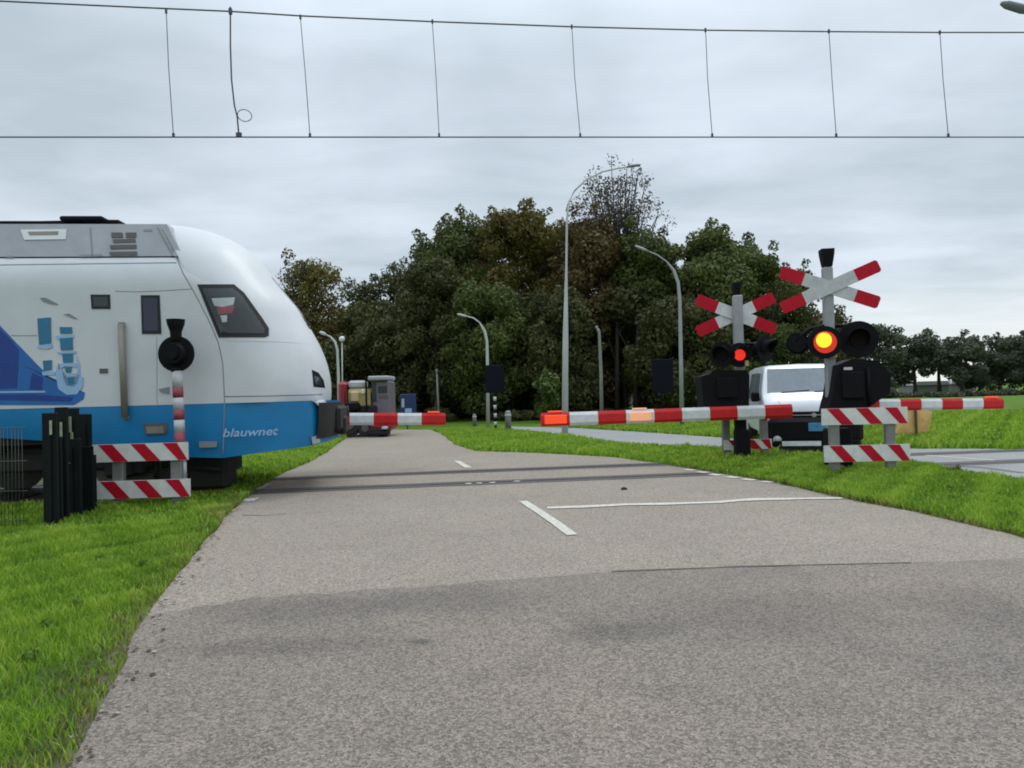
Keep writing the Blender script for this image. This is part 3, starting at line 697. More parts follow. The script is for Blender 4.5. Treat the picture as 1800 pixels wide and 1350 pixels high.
# ------------------------------------------------------------------ overhead line
OH = empty('overhead_line', track_pt(0, 0, 0), 0, 'thin overhead contact wire hung from a sagging upper wire across the sky', 'overhead line')
def on_line(px, py, v=0.0):
    d = ray(px, py); t = (TC0 - v * TN) / (d.y - TK * d.x); return Vector((d.x * t, d.y * t - TC0, CAM_H + d.z * t))
def wire(name, pts, r, mat=None, parent=OH): mb = MB(); mb.tube(pts, r, 6, 0); return mb.build(name, mat or M['wire'], parent)
ca, cb = on_line(0, 241), on_line(1800, 241); dd = cb - ca
wire('contact_wire', [ca - dd * 1.5, ca, cb, cb + dd * 1.5], 0.0115)
mp = [on_line(*p) for p in [(-300, -16), (0, 2), (200, 11), (405, 20), (530, 28), (760, 38), (1005, 47), (1240, 53), (1460, 55.5), (1650, 57), (1800, 57), (2100, 54)]]
d0 = mp[0] - mp[1]; d1 = mp[-1] - mp[-2]
wire('messenger_wire', [mp[0] + d0 * 4 + Vector((0, 0, 0.3))] + mp + [mp[-1] + d1 * 4 + Vector((0, 0, 0.4))], 0.0125)
for i, (a, b, k) in enumerate([((292, 20), (305, 240), .5), ((528, 30), (545, 240), .5), ((760, 38), (772, 240), .5), ((1005, 47), (1020, 240), .5), ((1240, 53), (1252, 240), .5), ((1457, 55), (1470, 240), .5), ((1652, 57), (1667, 240), .5)]):
    A, B = on_line(*a), on_line(*b); mid = A.lerp(B, 0.45) + Vector((random.uniform(-.02, .03), random.uniform(-.03, .03), 0))
    o = wire('dropper', [A, A.lerp(B, .08), mid, B], 0.0065)
    mb = MB(); mb.box(A, (0.03, 0.03, 0.07)); mb.build('clamp', M['wire'], o); mb = MB(); mb.box(B + Vector((0, 0, 0.02)), (0.035, 0.03, 0.07)); mb.build('clamp', M['wire'], o)
A, B = on_line(405, 20), on_line(420, 240)
fd = [on_line(405, 12), A, on_line(405, 80), on_line(407, 140), on_line(412, 185), on_line(417, 205), B]
o = wire('feeder_wire', fd, 0.013)
lp = [on_line(430 + 12.5 * math.cos(q), 203 + 8.5 * math.sin(q)) + Vector((0, 0.05 * math.sin(q), 0)) for q in np.linspace(math.pi, 3 * math.pi, 17)]
wire('wire_loop', lp, 0.007, parent=OH)
mb = MB(); mb.box(B + Vector((0, 0, 0.03)), (0.09, 0.04, 0.07)); mb.build('clamp', M['wire'], o); mb = MB(); mb.box(A, (0.05, 0.04, 0.1)); mb.build('clamp', M['wire'], o)

# ------------------------------------------------------------------ red and white guard boards
def board(mb, cx, cz, w, h, y, d=0.03, n=3, skew=0.85, first=0.08, red=0.19):
    """board with slanting red stripes: white body and red prisms standing 2 mm proud of the front"""
    mb.box((cx, y, cz), (w, d, h), 0)
    x0, x1 = cx - w / 2 + 0.004, cx + w / 2 - 0.004; step = (w) / 2.95
    for k in range(n):
        xa = cx - w / 2 + first + k * step
        top = [xa, xa + red]; bot = [xa + h * skew, xa + red + h * skew]
        pl = [(max(x0, min(x1, bot[0])), cz - h / 2 + 0.003), (max(x0, min(x1, bot[1])), cz - h / 2 + 0.003), (max(x0, min(x1, top[1])), cz + h / 2 - 0.003), (max(x0, min(x1, top[0])), cz + h / 2 - 0.003)]
        for yy in (y - d / 2 - 0.003, y + d / 2 + 0.003): mb.prism(pl, yy - 0.0025, yy + 0.0025, 1)
def guard(loc, rz, label, w, h, z1, z2, posts, ptop, mats=None):
    g = empty('guard_rail', loc, rz, label, 'guard rail', 'red and white guard rails at the crossing')
    for z in (z1, z2):
        mb = MB(); board(mb, (0.0 if z == z1 else 0.02), z, w, h, -0.07); mb.build('board', mats or [M['board_white'], M['red']], g)
    for p in posts:
        mb = MB(); mb.box((p, 0, ptop / 2), (0.15, 0.10, ptop), 0, 0.012); mb.build('post', M['post'], g)
    return g
# left guard: base near Y = 9.75
c = At(250, 893, 9.75); S = 1230 / 9.75
guard((c.x, 9.80, 0), R(3), 'striped red and white guard rail left of the road beside the black steel fence', 1.29, 0.245, 0.755, 0.245, (-0.33, 0.46), 0.84)
c = At(1519, 830, 11.3)
guard((c.x, 11.3, 0), R(-3), 'striped red and white guard rail on the right verge in front of the white van', 1.34, 0.265, 0.925, 0.33, (-0.46, 0.42), 0.97)
c = At(1317, 800, 14.1)
guard((c.x, 14.3, 0), R(2), 'faded red and white guard rail behind the far crossing mast and barrier arm', 0.98, 0.2, 0.88, 0.27, (-0.40, 0.38), 0.95)

# ------------------------------------------------------------------ crossing masts
def cross_arm(mb, ang, L_=1.66, w=0.235, d=0.02, y=-0.12, zc=0.0, rd=0.345):
    T = Matrix.Translation((0, y, zc)) @ Matrix.Rotation(ang, 4, 'Y')
    ww = L_ - 2 * rd * L_; c = 0.03
    mb.prism([(-ww / 2, -w / 2), (ww / 2, -w / 2), (ww / 2, w / 2), (-ww / 2, w / 2)], 0, d, 0, T)
    rl = rd * L_
    for s in (-1, 1):
        a, b = s * ww / 2, s * (ww / 2 + rl)
        pl = [(a, -w / 2), (b - s * c, -w / 2), (b, -w / 2 + c), (b, w / 2 - c), (b - s * c, w / 2), (a, w / 2)]
        if s < 0: pl = pl[::-1]
        mb.prism(pl, 0, d, 1, T)
def signal_head(root, x, z, y, lit=None, r=0.30, hood=True, rot=0.0, lens=0.11):
    T = Matrix.Translation((x, y, z)) @ Matrix.Rotation(rot, 4, 'Z')
    mb = MB(T); mb.disc((0, 0, 0), r, 0.03, 30); mb.disc((0, 0.11, 0), 0.15, 0.2, 20)
    # hood: open tube sleeve around the lens, long at the top
    n = 20; V = []; Fc = []
    for i in range(n + 1):
        a = math.pi * (-0.15) + math.pi * 1.3 * i / n; dpt = 0.10 + 0.16 * max(0, math.sin(a))
        for rr_ in (lens + 0.035, lens + 0.047):
            V += [(rr_ * math.cos(a), -0.012, rr_ * math.sin(a)), (rr_ * math.cos(a), -0.012 - dpt, rr_ * math.sin(a))]
    for i in range(n):
        a = i * 4; b = a + 4
        Fc += [(a, a + 1, b + 1, b), (a + 2, b + 2, b + 3, a + 3), (a + 1, a + 3, b + 3, b + 1)]
    if hood: mb.add(V, Fc, 0, True)
    h = mb.build('signal_head', M['black'], root)
    ln = MB(T)
    if lit == 'orange':
        ln.disc((0, -0.03, 0), lens * 1.65, 0.02, 28, 1); ln.disc((-0.02, -0.055, 0.035), lens, 0.03, 24, 0, lens * 1.1); ln.build('lens', [M['lens_core'], M['lens_ring']], h)
    elif lit == 'red': ln.disc((0, -0.03, 0), lens, 0.03, 24); ln.build('lens', M['lens_red'], h)
    else: ln.disc((0, -0.025, 0), lens, 0.02, 24); ln.build('lens', M['lens_dark'], h)
    return h
def bell(root, z, s=1.0, x=0.0):
    mb = MB(Matrix.Translation((x, 0, z)) @ Matrix.Rotation(R(45), 4, 'Z'))
    mb.tube([(0, 0, 0), (0, 0, 0.20 * s), (0, 0, 0.30 * s)], [0.10 * s, 0.14 * s, 0.148 * s], 4, 0, True, False); mb.tube([(0, 0, -0.05), (0, 0, 0.02)], 0.07 * s, 8)
    return mb.build('bell', M['black'], root)

# near mast (right)
NM_Y = 11.95
base = At(1465, 830, NM_Y)
nm = empty('crossing_signal', (base.x, NM_Y, 0), R(-8), 'nearer railway crossing mast with glowing orange lamp and grey-white X board against the sky', 'crossing signal', 'crossing signals with red and white X boards')
zt = At(1460, 470, NM_Y).z
mb = MB(); mb.box((0, 0, zt / 2), (0.155, 0.155, zt), 0, 0.015); mb.build('pole', M['mast'], nm)
bell(nm, zt + 0.01, 1.0, 0.0)
zx = At(1468, 506, NM_Y).z; mb = MB(); cross_arm(mb, R(-22.5), 1.72, 0.215, zc=zx, y=-0.13, rd=0.235); mb.build('cross_board', [M['sign_white'], M['red']], nm)
mb = MB(); cross_arm(mb, R(21), 1.68, 0.215, zc=zx, y=-0.105, rd=0.235); mb.build('cross_board', [M['sign_white'], M['red']], nm)
zh = At(1450, 603, NM_Y).z
signal_head(nm, -0.14, zh, -0.22, 'orange', 0.275, False, 0.0, 0.112)
signal_head(nm, 0.40, zh + 0.03, -0.20, None, 0.31, True, R(-10), 0.13)
signal_head(nm, -0.46, zh + 0.02, 0.22, None, 0.19, True, R(165), 0.12)
mb = MB(); mb.tube([(-0.55, 0.05, zh + 0.05), (-0.3, 0.02, zh + 0.25), (0, 0, zh + 0.30), (0.35, -0.02, zh + 0.27), (0.6, 0, zh + 0.05)], 0.035, 8); mb.tube([(-0.45, 0.02, zh), (0.45, -0.02, zh)], 0.03, 8); mb.build('bracket', M['black'], nm)
mb = MB(); mb.box((0.02, -0.1, zh - 0.20), (0.12, 0.12, 0.14), 0, 0.02); mb.build('junction_box', M['beige'], nm)
# black barrier drive housing
z0 = At(1500, 722, NM_Y).z; z1 = At(1500, 632, NM_Y).z
mb = MB(); mb.prism([(-0.14, z0), (0.42, z0), (0.84, z0 + 0.30), (0.86, z1 - 0.26), (0.66, z1 - 0.04), (0.28, z1 + 0.0), (0.02, z1 - 0.10), (-0.05, z0 + 0.35)], -0.30, 0.25)
mb.box((0.26, -0.33, (z0 + z1) / 2), (0.35, 0.06, 0.45), 0, 0.02); mb.tube([(0.5, -0.32, z0 + 0.1), (0.5, -0.32, z1 - 0.15)], 0.03); mb.tube([(-0.05, -0.25, z0 + .05), (0.16, -0.3, z1 - 0.1)], 0.02)
hsg = mb.build('drive_housing', M['black'], nm)
mb = MB(); mb.box((0.17, -0.375, z1 - 0.16), (0.13, 0.02, 0.045)); mb.build('plate', M['sign_white'], hsg)
mb = MB(); mb.box((0.08, 0, 0.35), (0.4, 0.3, 0.7), 0, 0.03); mb.build('pedestal', M['black'], nm)

# far mast
FM_Y = 14.0
base = At(1303, 808, FM_Y)
fm = empty('crossing_signal', (base.x, FM_Y, 0), R(-3), 'farther railway crossing mast with dull red lamp and white X board against dark trees', 'crossing signal', 'crossing signals with red and white X boards')
zt = At(1303, 520, FM_Y).z
mb = MB(); mb.box((0, -0.06, zt - 1.0), (0.17, 0.17, 2.0), 0, 0.015); mb.box((0, 0.0, (zt - 2) / 2), (0.2, 0.2, zt - 2), 1, 0.015); mb.build('pole', [M['mast'], M['black']], fm)
bell(fm, zt + 0.02, 0.8)
zx = At(1300, 552, FM_Y).z
for a, y in ((R(23), 0.06), (R(-23), 0.09)):
    mb = MB(); cross_arm(mb, a, 1.68, 0.235, zc=zx, y=y, rd=0.26); mb.build('cross_board', [M['white_arm'], M['red']], fm)
zh = At(1296, 625, FM_Y).z
signal_head(fm, -0.04, zh, -0.24, 'red', 0.24, True, 0, 0.11); signal_head(fm, -0.36, zh + 0.02, -0.2, None, 0.25, True, R(-30), 0.12); signal_head(fm, 0.50, zh + 0.12, -0.1, None, 0.28, True, R(40), 0.12)
mb = MB(); mb.tube([(-0.45, 0, zh + 0.05), (0, -0.02, zh + 0.24), (0.5, 0, zh + 0.2)], 0.035, 8); mb.build('bracket', M['black'], fm)
mb = MB(); mb.box((0.09, -0.25, zh - 0.17), (0.07, 0.08, 0.11), 0, 0.01); mb.build('junction_box', M['beige'], fm)
z0 = At(1275, 712, FM_Y).z; z1 = At(1275, 652, FM_Y).z
mb = MB(); mb.prism([(-0.75, z0 - 0.1), (0.12, z0 - 0.1), (0.15, z1 - 0.1), (0.08, z1), (-0.55, z1 + 0.02), (-0.62, z1 - 0.06), (-0.8, z1 - 0.1)], -0.22, 0.35)
mb.box((-0.3, -0.25, (z0 + z1) / 2), (0.4, 0.06, 0.4), 0, 0.02); mb.build('drive_housing', M['black'], fm)
mb = MB(); mb.box((0.02, -0.02, 0.3), (0.28, 0.26, 0.6), 0, 0.03); mb.tube([(0.1, -0.2, 0.1), (0.2, -0.25, 0.0)], 0.05); mb.build('pedestal', M['black'], fm)

# ------------------------------------------------------------------ barrier arms
def barrier(p_tip, p_end, n, h, d, label, seq, lamps, pivot_end=True):
    """p_tip and p_end are 3D centres; segments listed from the tip"""
    a, b = Vector(p_tip), Vector(p_end); L_ = (b - a).length; v = b - a; rz = math.atan2(v.y, v.x); ry = -math.atan2(v.z, math.hypot(v.x, v.y))
    e = empty('barrier_arm', (b.x, b.y, 0), 0, label, 'barrier arm', 'red and white half barriers lowered across the roads')
    T = Matrix.Translation(a - Vector((b.x, b.y, 0))) @ Matrix.Rotation(rz, 4, 'Z') @ Matrix.Rotation(ry, 4, 'Y')
    mb = MB(T); s = L_ / n
    for i, k in enumerate(seq):
        hh = h * (0.93 + 0.07 * i / max(1, n - 1))
        # slightly rounded rectangular section
        r_ = hh * 0.22; sec = [(-d / 2, -hh / 2 + r_), (-d / 2 + r_ * .6, -hh / 2), (d / 2 - r_ * .6, -hh / 2), (d / 2, -hh / 2 + r_), (d / 2, hh / 2 - r_), (d / 2 - r_ * .6, hh / 2), (-d / 2 + r_ * .6, hh / 2), (-d / 2, hh / 2 - r_)]
        V = [(i * s, y, z) for y, z in sec] + [((i + 1) * s, y, z) for y, z in sec]
        Fc = [(j, (j + 1) % 8, (j + 1) % 8 + 8, j + 8) for j in range(8)]
        if i == 0: Fc.append(tuple(range(8)))
        if i == n - 1: Fc.append(tuple(range(15, 7, -1)))
        mb.add(V, Fc, {'w': 0, 'r': 1}[k], False)
    mb.build('arm', [M['white_arm'], M['red_arm']], e)
    for (i, mt) in lamps:
        mb = MB(T); mb.box(((i + 0.5) * s, -d / 2 - 0.012, 0), (s * 0.78, 0.03, h * 0.62), 0, 0.012); mb.box(((i + 0.5) * s, 0, h / 2 + 0.012), (s * 0.5, 0.09, 0.03), 0, 0.008)
        mb.build('warning_lamp', M[mt], e)
    return e, T, L_
t1 = At(951, 738, 13.55); e1 = At(1391, 722.5, 13.85)
bar, T, L_ = barrier(t1, e1, 9, 0.275, 0.12, 'long red and white barrier arm across the right lane ending before the white van', 'rwrwrwrwr', [(0, 'arm_lamp'), (3, 'arm_lamp_glow')])
mb = MB(); q = Vector((base.x - e1.x, 0.0, 0)); mb.box(Vector((q.x, 0.14, e1.z)), (0.24, 0.16, 0.3), 0, 0.02); mb.tube([(q.x, -0.1, e1.z), (q.x, 0.2, e1.z)], 0.05); mb.build('pivot_bracket', M['black'], bar)
t2 = At(783, 736.5, 14.2); e2 = At(640, 736.5, 14.1); dv = (e2 - t2).normalized(); e2 = t2 + dv * 4.3
bar2, T, L_ = barrier(t2, e2, 9, 0.255, 0.12, 'red and white barrier arm behind the nose of the train', 'rwrwrwrwr', [(0, 'arm_lamp')])
mb = MB(); mb.box((0, 0.05, 0.5), (0.35, 0.35, 1.2), 0, 0.03); mb.tube([(0, -0.1, e2.z), (0, 0.2, e2.z)], 0.06); mb.build('drive_housing', M['black'], bar2)
t3 = At(1761, 709, 12.5); e3 = At(1506, 712.5, 12.2)
bar3, T, L_ = barrier(t3, e3, 7, 0.205, 0.10, 'shorter red and white barrier arm pointing right over the side road and field', 'rwrwrwr', [(0, 'arm_lamp')])
mb = MB(); mb.box((-0.12, 0.0, e3.z), (0.3, 0.14, 0.2), 0, 0.02); mb.build('pivot_bracket', M['black'], bar3)

# ------------------------------------------------------------------ left signal (back of a round lamp on a striped pole)
SG_Y = 9.93
b0 = At(321, 872, SG_Y)
sg = empty('crossing_signal', (b0.x, SG_Y, 0), 0, 'short red and white striped pole carrying a round black signal in front of the train', 'crossing signal', 'signals on striped poles')
tilt = Matrix.Rotation(R(-1.6), 4, 'Y')
zd = At(310, 622, SG_Y).z; dx = At(310, 622, SG_Y).x - b0.x
mb = MB(); zz = 0.0; edges = [(0, 0.30, 0), (0.30, 0.52, 0), (0.52, 0.66, 1), (0.66, 0.75, 1)]
bands = [860, 836, 808, 790, 762, 738, 715, 702, 680, 655]
bz = [At(320, p, SG_Y).z for p in bands]; seq = [2, 0, 0, 1, 0, 1, 0, 1, 0]
bz[0] = 0.0; mats_ = [2, 0, 0, 1, 0, 1, 0, 1, 0]
bands2 = [(0.0, 0.22, 2), (0.22, None, 0)]
cuts = [(872, 838, 2), (838, 810, 0), (810, 783, 1), (783, 759, 1), (759, 738, 0), (738, 720, 1), (720, 697, 0), (697, 681, 1), (681, 652, 0)]
cuts = [(872, 838, 2), (838, 812, 0), (812, 790, 0), (790, 759, 1), (759, 738, 0), (738, 720, 1), (720, 699, 0), (699, 681, 1), (681, 652, 0)]
for (a, b, k) in cuts:
    za, zb_ = At(320, a, SG_Y).z, At(320, b, SG_Y).z
    xa = (za / zd) * dx; xb = (zb_ / zd) * dx
    mb.tube([(xa, 0, max(0, za)), (xb, 0, zb_)], 0.072, 14, k, True, True)
mb.build('pole', [M['sign_white'], make_mat('pole_red', (0.30, 0.05, 0.07), 0.5, var=0.2), M['post']], sg)
mb = MB(); mb.disc((dx, 0, zd), 0.255, 0.03, 36); mb.disc((dx, -0.06, zd), 0.14, 0.12, 24, 0, 0.17); mb.tube([(dx, 0, zd - 0.34), (dx, 0, zd - 0.2)], [0.05, 0.085], 12); hd = mb.build('signal_head', M['black'], sg)
mb = MB(); mb.disc((dx + 0.0, -0.135, zd), 0.085, 0.03, 20); mb.build('cover', M['black'], hd)
mb = MB(); mb.tube([(dx, 0, zd + 0.2), (dx, 0, zd + 0.32), (dx, 0, zd + 0.42), (dx, 0, zd + 0.49)], [0.07, 0.08, 0.115, 0.125], 12, 0, True, False); mb.build('bell', M['black'], sg)

# ------------------------------------------------------------------ black fence end and wire fence
FX = empty('steel_fence', (-5.75, 9.0, 0), 0, 'black steel panel fence standing in the grass at the far left beside the train', 'fence')
cols = [(75, 100, 726, 930, 8.25), (97, 118, 716, 905, 8.7), (114, 138, 718, 900, 9.05), (137, 160, 728, 892, 9.4), (104, 142, 772, 898, 9.0), (78, 108, 768, 915, 8.45), (138, 168, 800, 890, 9.5)]
for (xa, xb, yt, yb, Y) in cols:
    a = At(xa, yt, Y); b = At(xb, yt, Y); mb = MB(); w = b.x - a.x
    mb.box(((a.x + b.x) / 2 + 5.75, Y - 9.0, a.z / 2), (w, 0.05, a.z), 0, 0.008)
    mb.box(((a.x + b.x) / 2 + 5.75, Y - 9.0 - 0.035, a.z * 0.45), (w * 0.35, 0.02, a.z * 0.9), 0, 0.004); mb.build('pale', M['fence'], FX)
a, b = At(98, 775, 9.2), At(164, 800, 9.2)
mb = MB(); mb.box(((a.x + b.x) / 2 + 5.75, 0.2, 0.45), (b.x - a.x, 0.03, 0.88), 0, 0.005); mb.build('back_panel', M['fence'], FX)
mb = MB()
for z in (0.35, 0.85): mb.tube([(-5.35 + 5.75 - 0.12, -0.75, z), (-0.15, 0.1, z), (-0.1, 0.6, z)], 0.025)
mb.build('rail', M['fence'], FX)
mb = MB(); p = At(121, 814, 8.95); mb.box((p.x + 5.75, -0.06, p.z), (0.03, 0.02, 0.02)); mb.build('bolt', M['chrome'], FX)
for (x_, y0_, y1_, Y_) in ((90, 739, 764, 8.2), (108, 742, 768, 8.6), (124, 732, 760, 8.85), (127, 760, 771, 8.85)):
    a, b = At(x_ - 2, y0_, Y_), At(x_ + 2, y1_, Y_); mb = MB(); mb.box(((a.x + b.x) / 2 + 5.75, Y_ - 9.0 - 0.01, (a.z + b.z) / 2), (b.x - a.x, 0.012, a.z - b.z)); mb.build('reflector', M['reflector'], FX)
WF = empty('wire_fence', (-5.7, 8.2, 0), 0, 'thin wire mesh fence at the left edge before the train', 'fence')
mb = MB(); hgt = 1.2
for i in range(90):
    x = -0.05 - i * 0.045; mb.tube([(x, 0.02 * i / 10, 0), (x + random.uniform(-.008, .008), 0.02 * i / 10, hgt)], 0.0035, 4)
for z in (0.1, 0.45, 0.8, 1.19): mb.tube([(-4.1, 0.18, z), (0.0, 0, z)], 0.005, 4)
mb.build('mesh', M['mesh_wire'], WF)
for x in (-2.3,): mb = MB(); mb.tube([(x, 0.1, 0), (x, 0.1, 1.25)], 0.03, 8); mb.build('post', M['fence'], WF)

# ------------------------------------------------------------------ street lamps
def lamp(path, label, r0=0.09, r1=0.055, mat='lamp_pole', head_dir=None, head_len=0.75, head_r=0.07, headmat='lamp_dark', hd_tilt=0):
    base = path[0]; e = empty('street_lamp', (base.x, base.y, 0), 0, label, 'street lamp', 'street lamps on curved poles')
    P_ = [p - Vector((base.x, base.y, 0)) for p in path]; P_[0].z = 0
    n = len(P_); mb = MB(); k = n - 1
    ztop = P_[-1].z; rad = [(r0 * (1 - 0.35 * p.z / ztop) if math.hypot(p.x, p.y) < 0.16 else r1 * (1.5 - 0.5 * i / (n - 1))) for i, p in enumerate(P_)]
    mb.tube(P_, rad, 10); mb.build('pole', M[mat], e)
    d = (P_[-1] - P_[-2]).normalized(); tip = P_[-1]
    mb = MB(); mb.tube([tip - d * 0.05, tip + d * head_len * 0.3, tip + d * head_len * 0.8, tip + d * head_len], [head_r * 0.7, head_r * 1.25, head_r * 1.1, head_r * 0.5], 10); hd = mb.build('lamp_head', M[headmat], e)
    return e
Y = 24.0
def PP(l, Y): return [At(x, y, Y) for x, y in l]
def ground_at(px, py, Y): p = At(px, py, Y); return Vector((p.x, Y, 0))
lamp([ground_at(993, 762, Y)] + PP([(994, 600), (995.5, 470), (997, 375)], Y), 'x') if False else None
lamp([ground_at(993, 762, Y), At(994, 600, Y), At(995.5, 470, Y), At(996.5, 385, Y), At(1000, 355, Y), At(1010, 335, Y + .2), At(1030, 316, Y + .4), At(1058, 302, Y + .6), At(1085, 296, Y + .8), At(1104, 293, Y + .9)],
     'tallest street lamp, pale pole near the centre with thin arm curving right above trees', 0.115, 0.028, head_len=0.5, head_r=0.045)
Y = 29.3
lamp([ground_at(858, 752, Y), At(857, 650, Y), At(856, 600, Y), At(852, 582, Y), At(843, 567, Y), At(832, 559, Y), At(820, 556, Y)],
     'street lamp with arm curving left, next to the dark sign panel on a striped post', 0.08, 0.025, head_len=0.4, headmat='lamp_pole', head_r=0.04)
Y = 25.6
lamp([ground_at(1199, 752, Y), At(1197, 640, Y), At(1195, 530, Y), At(1192, 497, Y), At(1184, 475, Y), At(1172, 460, Y), At(1155, 448, Y), At(1138, 441, Y)],
     'street lamp left of the crossing masts with arm curving left before green leaves', 0.082, 0.022, mat='mast', head_len=0.5, headmat='mast', head_r=0.04)
Y = 27.0
lamp([ground_at(1058, 752, Y), At(1056.5, 660, Y), At(1054, 600, Y), At(1053, 583, Y), At(1050, 578, Y)], 'thin plain street lamp post directly right of the tallest lamp', 0.08, 0.045, mat='post', head_len=0.12, head_r=0.045, headmat='post')
Y = 33.0
lamp([ground_at(597, 768, Y), At(595, 660, Y), At(593, 615, Y), At(589, 601, Y), At(581, 592, Y), At(572, 588, Y)], 'street lamp rising beside the tip of the train nose with arm curving left', 0.08, 0.035, head_len=0.3, headmat='lamp_pole', head_r=0.07)
Y = 36.0
lamp([ground_at(772, 748, Y), At(770, 700, Y), At(768, 655, Y)], 'faint grey lamp post far away above the tip of the left barrier arm', 0.07, 0.05, mat='post', head_len=0.2, head_r=0.06, headmat='post')
Y = 14.0
lamp([ground_at(2010, 760, Y), At(1995, 300, Y), At(1975, 140, Y), At(1930, 70, Y), At(1870, 36, Y), At(1812, 20, Y)], 'dark street lamp head poking in at the top right corner of the sky', 0.09, 0.04, mat='lamp_dark', head_len=0.62, head_r=0.075, headmat='lamp_dark')
# small white globe light seen beside the nose lamp
Y = 33.5
e = empty('globe_light', (ground_at(603, 760, Y).x, Y, 0), 0, 'thin post with a small pale round light just right of the train nose lamp', 'light')
p = At(601, 596, Y); mb = MB(); mb.tube([(0, 0, 0), (p.x - e.location.x, 0, p.z)], 0.03, 8); mb.build('post', M['lamp_pole'], e)
mb = MB(); mb.tube([(p.x - e.location.x, 0, p.z - 0.13), (p.x - e.location.x, 0, p.z - .06), (p.x - e.location.x, 0, p.z + .06), (p.x - e.location.x, 0, p.z + 0.13)], [0.07, 0.14, 0.14, 0.07], 12); mb.build('globe', M['white'], e)

# ------------------------------------------------------------------ signs and bollards near the lamps
def px_panel(root, name, x0, x1, y0, y1, Y, mat, d=0.04, bev=0.02, dy=0.0):
    a, b = At(x0, y0, Y), At(x1, y1, Y); mb = MB(); L0 = root.location
    mb.box(((a.x + b.x) / 2 - L0.x, dy, (a.z + b.z) / 2), (abs(b.x - a.x), d, abs(a.z - b.z)), 0, bev); return mb.build(name, mat, root)
Y = 27.5
sgn = empty('road_sign', ground_at(871, 752, Y), 0, 'dark rectangular sign panel on a black and white striped post beside the lamp', 'road sign')
px_panel(sgn, 'panel', 853, 887, 642, 690, Y, M['sign_back'])
mb = MB(); L0 = sgn.location; zt = At(870, 690, Y).z; nb = 9
for i in range(nb): mb.tube([(0, 0.04, zt * i / nb), (0, 0.04, zt * (i + 1) / nb)], 0.06, 10, i % 2, True, True)
mb.build('post', [M['black'], M['sign_white']], sgn)
Y = 28.0
sgn = empty('road_sign', ground_at(1166, 752, Y), 0, 'dark sign panel in deep tree shade left of the far crossing mast', 'road sign')
px_panel(sgn, 'panel', 1146, 1184, 632, 690, Y, M['sign_back']); mb = MB(); mb.tube([(0, 0.05, 0), (0, 0.05, At(1166, 660, Y).z)], 0.04, 8); mb.build('post', M['black'], sgn)
Y = 30.0
sgn = empty('road_sign', ground_at(716, 752, Y), 0, 'small blue sign with a pale symbol standing beyond the left barrier arm', 'road sign')
pn = px_panel(sgn, 'panel', 703, 732, 693, 727, Y, M['blue_sign'])
px_panel(sgn, 'symbol', 706, 711, 701, 716, Y, M['sticker_white'], 0.01, 0.0, -0.03).parent = pn; px_panel(sgn, 'symbol', 712, 724, 718, 725, Y, M['sky_blue'], 0.01, 0.0, -0.03).parent = pn
mb = MB(); mb.tube([(0, 0.05, 0), (0, 0.05, At(716, 710, Y).z)], 0.04, 8); mb.build('post', M['post'], sgn)
for (x0, x1, yt, yb, Y, lb) in ((888, 899, 722, 753, 27.0, 'grey concrete bollard right of the striped sign post'), (831, 838, 728, 749, 31.0, 'small grey bollard left of the curved lamp pole'),
                                (1269, 1276, 742, 764, 22.5, 'thin reddish marker post on the far edge of the side road')):
    g0 = ground_at((x0 + x1) / 2, yb, Y); b = empty('bollard', g0, 0, lb, 'bollard'); w = (At(x1, yt, Y).x - At(x0, yt, Y).x); h = At(x0, yt, Y).z
    mb = MB(); mb.tube([(0, 0, 0), (0, 0, h * 0.9), (0, 0, h)], [w / 2, w / 2 * .92, w / 2 * 0.6], 12); mb.build('post', M['post'] if x0 < 1200 else M['dark_wood'], b)
    mb = MB(); mb.tube([(0, 0, h * 0.72), (0, 0, h * 0.82)], w / 2 * 1.03, 12); mb.build('band', M['sign_white'] if x0 < 1200 else M['red'], b)

# ------------------------------------------------------------------ small work tractor behind the left barrier
TY = 25.2
k0 = ground_at(640, 768, TY)
tr = empty('work_tractor', k0, R(0), 'small work tractor with mauve-grey cab, yellow body and red bonnet waiting beyond the crossing', 'tractor')
def tb(name, x0, x1, y0, y1, ya, yb, mat, bev=0.03, parent=tr):
    a, b = At(x0, y0, TY), At(x1, y1, TY); mb = MB(); mb.box(((a.x + b.x) / 2 - k0.x, (ya + yb) / 2, (a.z + b.z) / 2), (abs(b.x - a.x), abs(yb - ya), abs(a.z - b.z)), 0, bev)
    return mb.build(name, mat, parent)
cab = tb('cab', 650, 684, 669, 730, 0.2, 1.5, M['plum'], 0.07)
tb('roof', 646, 682, 661, 668, 0.0, 1.6, M['panel_grey'], 0.04, cab)
tb('window', 663, 679, 679, 690, 0.17, 0.22, M['glass'], 0.01, cab); tb('window', 651, 660, 673, 706, 0.17, 0.22, M['glass'], 0.01, cab); tb('grille', 664, 681, 695, 699, 0.17, 0.2, M['louvre'], 0.004, cab)
tb('body', 606, 650, 684, 722, 0.05, 1.3, M['tractor_yellow'], 0.14); tb('tank', 609, 637, 669, 683, 0.2, 1.1, M['sticker_white'], 0.08); tb('side_cover', 592, 609, 671, 716, 0.1, 1.0, M['tractor_red'], 0.10)
tb('cushion', 615, 631, 688, 707, -0.02, 0.1, make_mat('straw_plastic', (0.50, 0.38, 0.20), 0.6), 0.05)
tb('pillar', 642, 646, 664, 722, -0.06, 0.02, M['black'], 0.01); tb('pillar', 610, 613, 676, 722, -0.06, 0.02, M['black'], 0.01); tb('lamp', 636, 641, 684, 692, -0.1, -0.02, M['board_white'], 0.02)
tb('chassis', 590, 662, 714, 752, 0.0, 1.7, M['under'], 0.05); tb('mudguard', 600, 634, 708, 722, -0.30, 0.0, M['black'], 0.05)
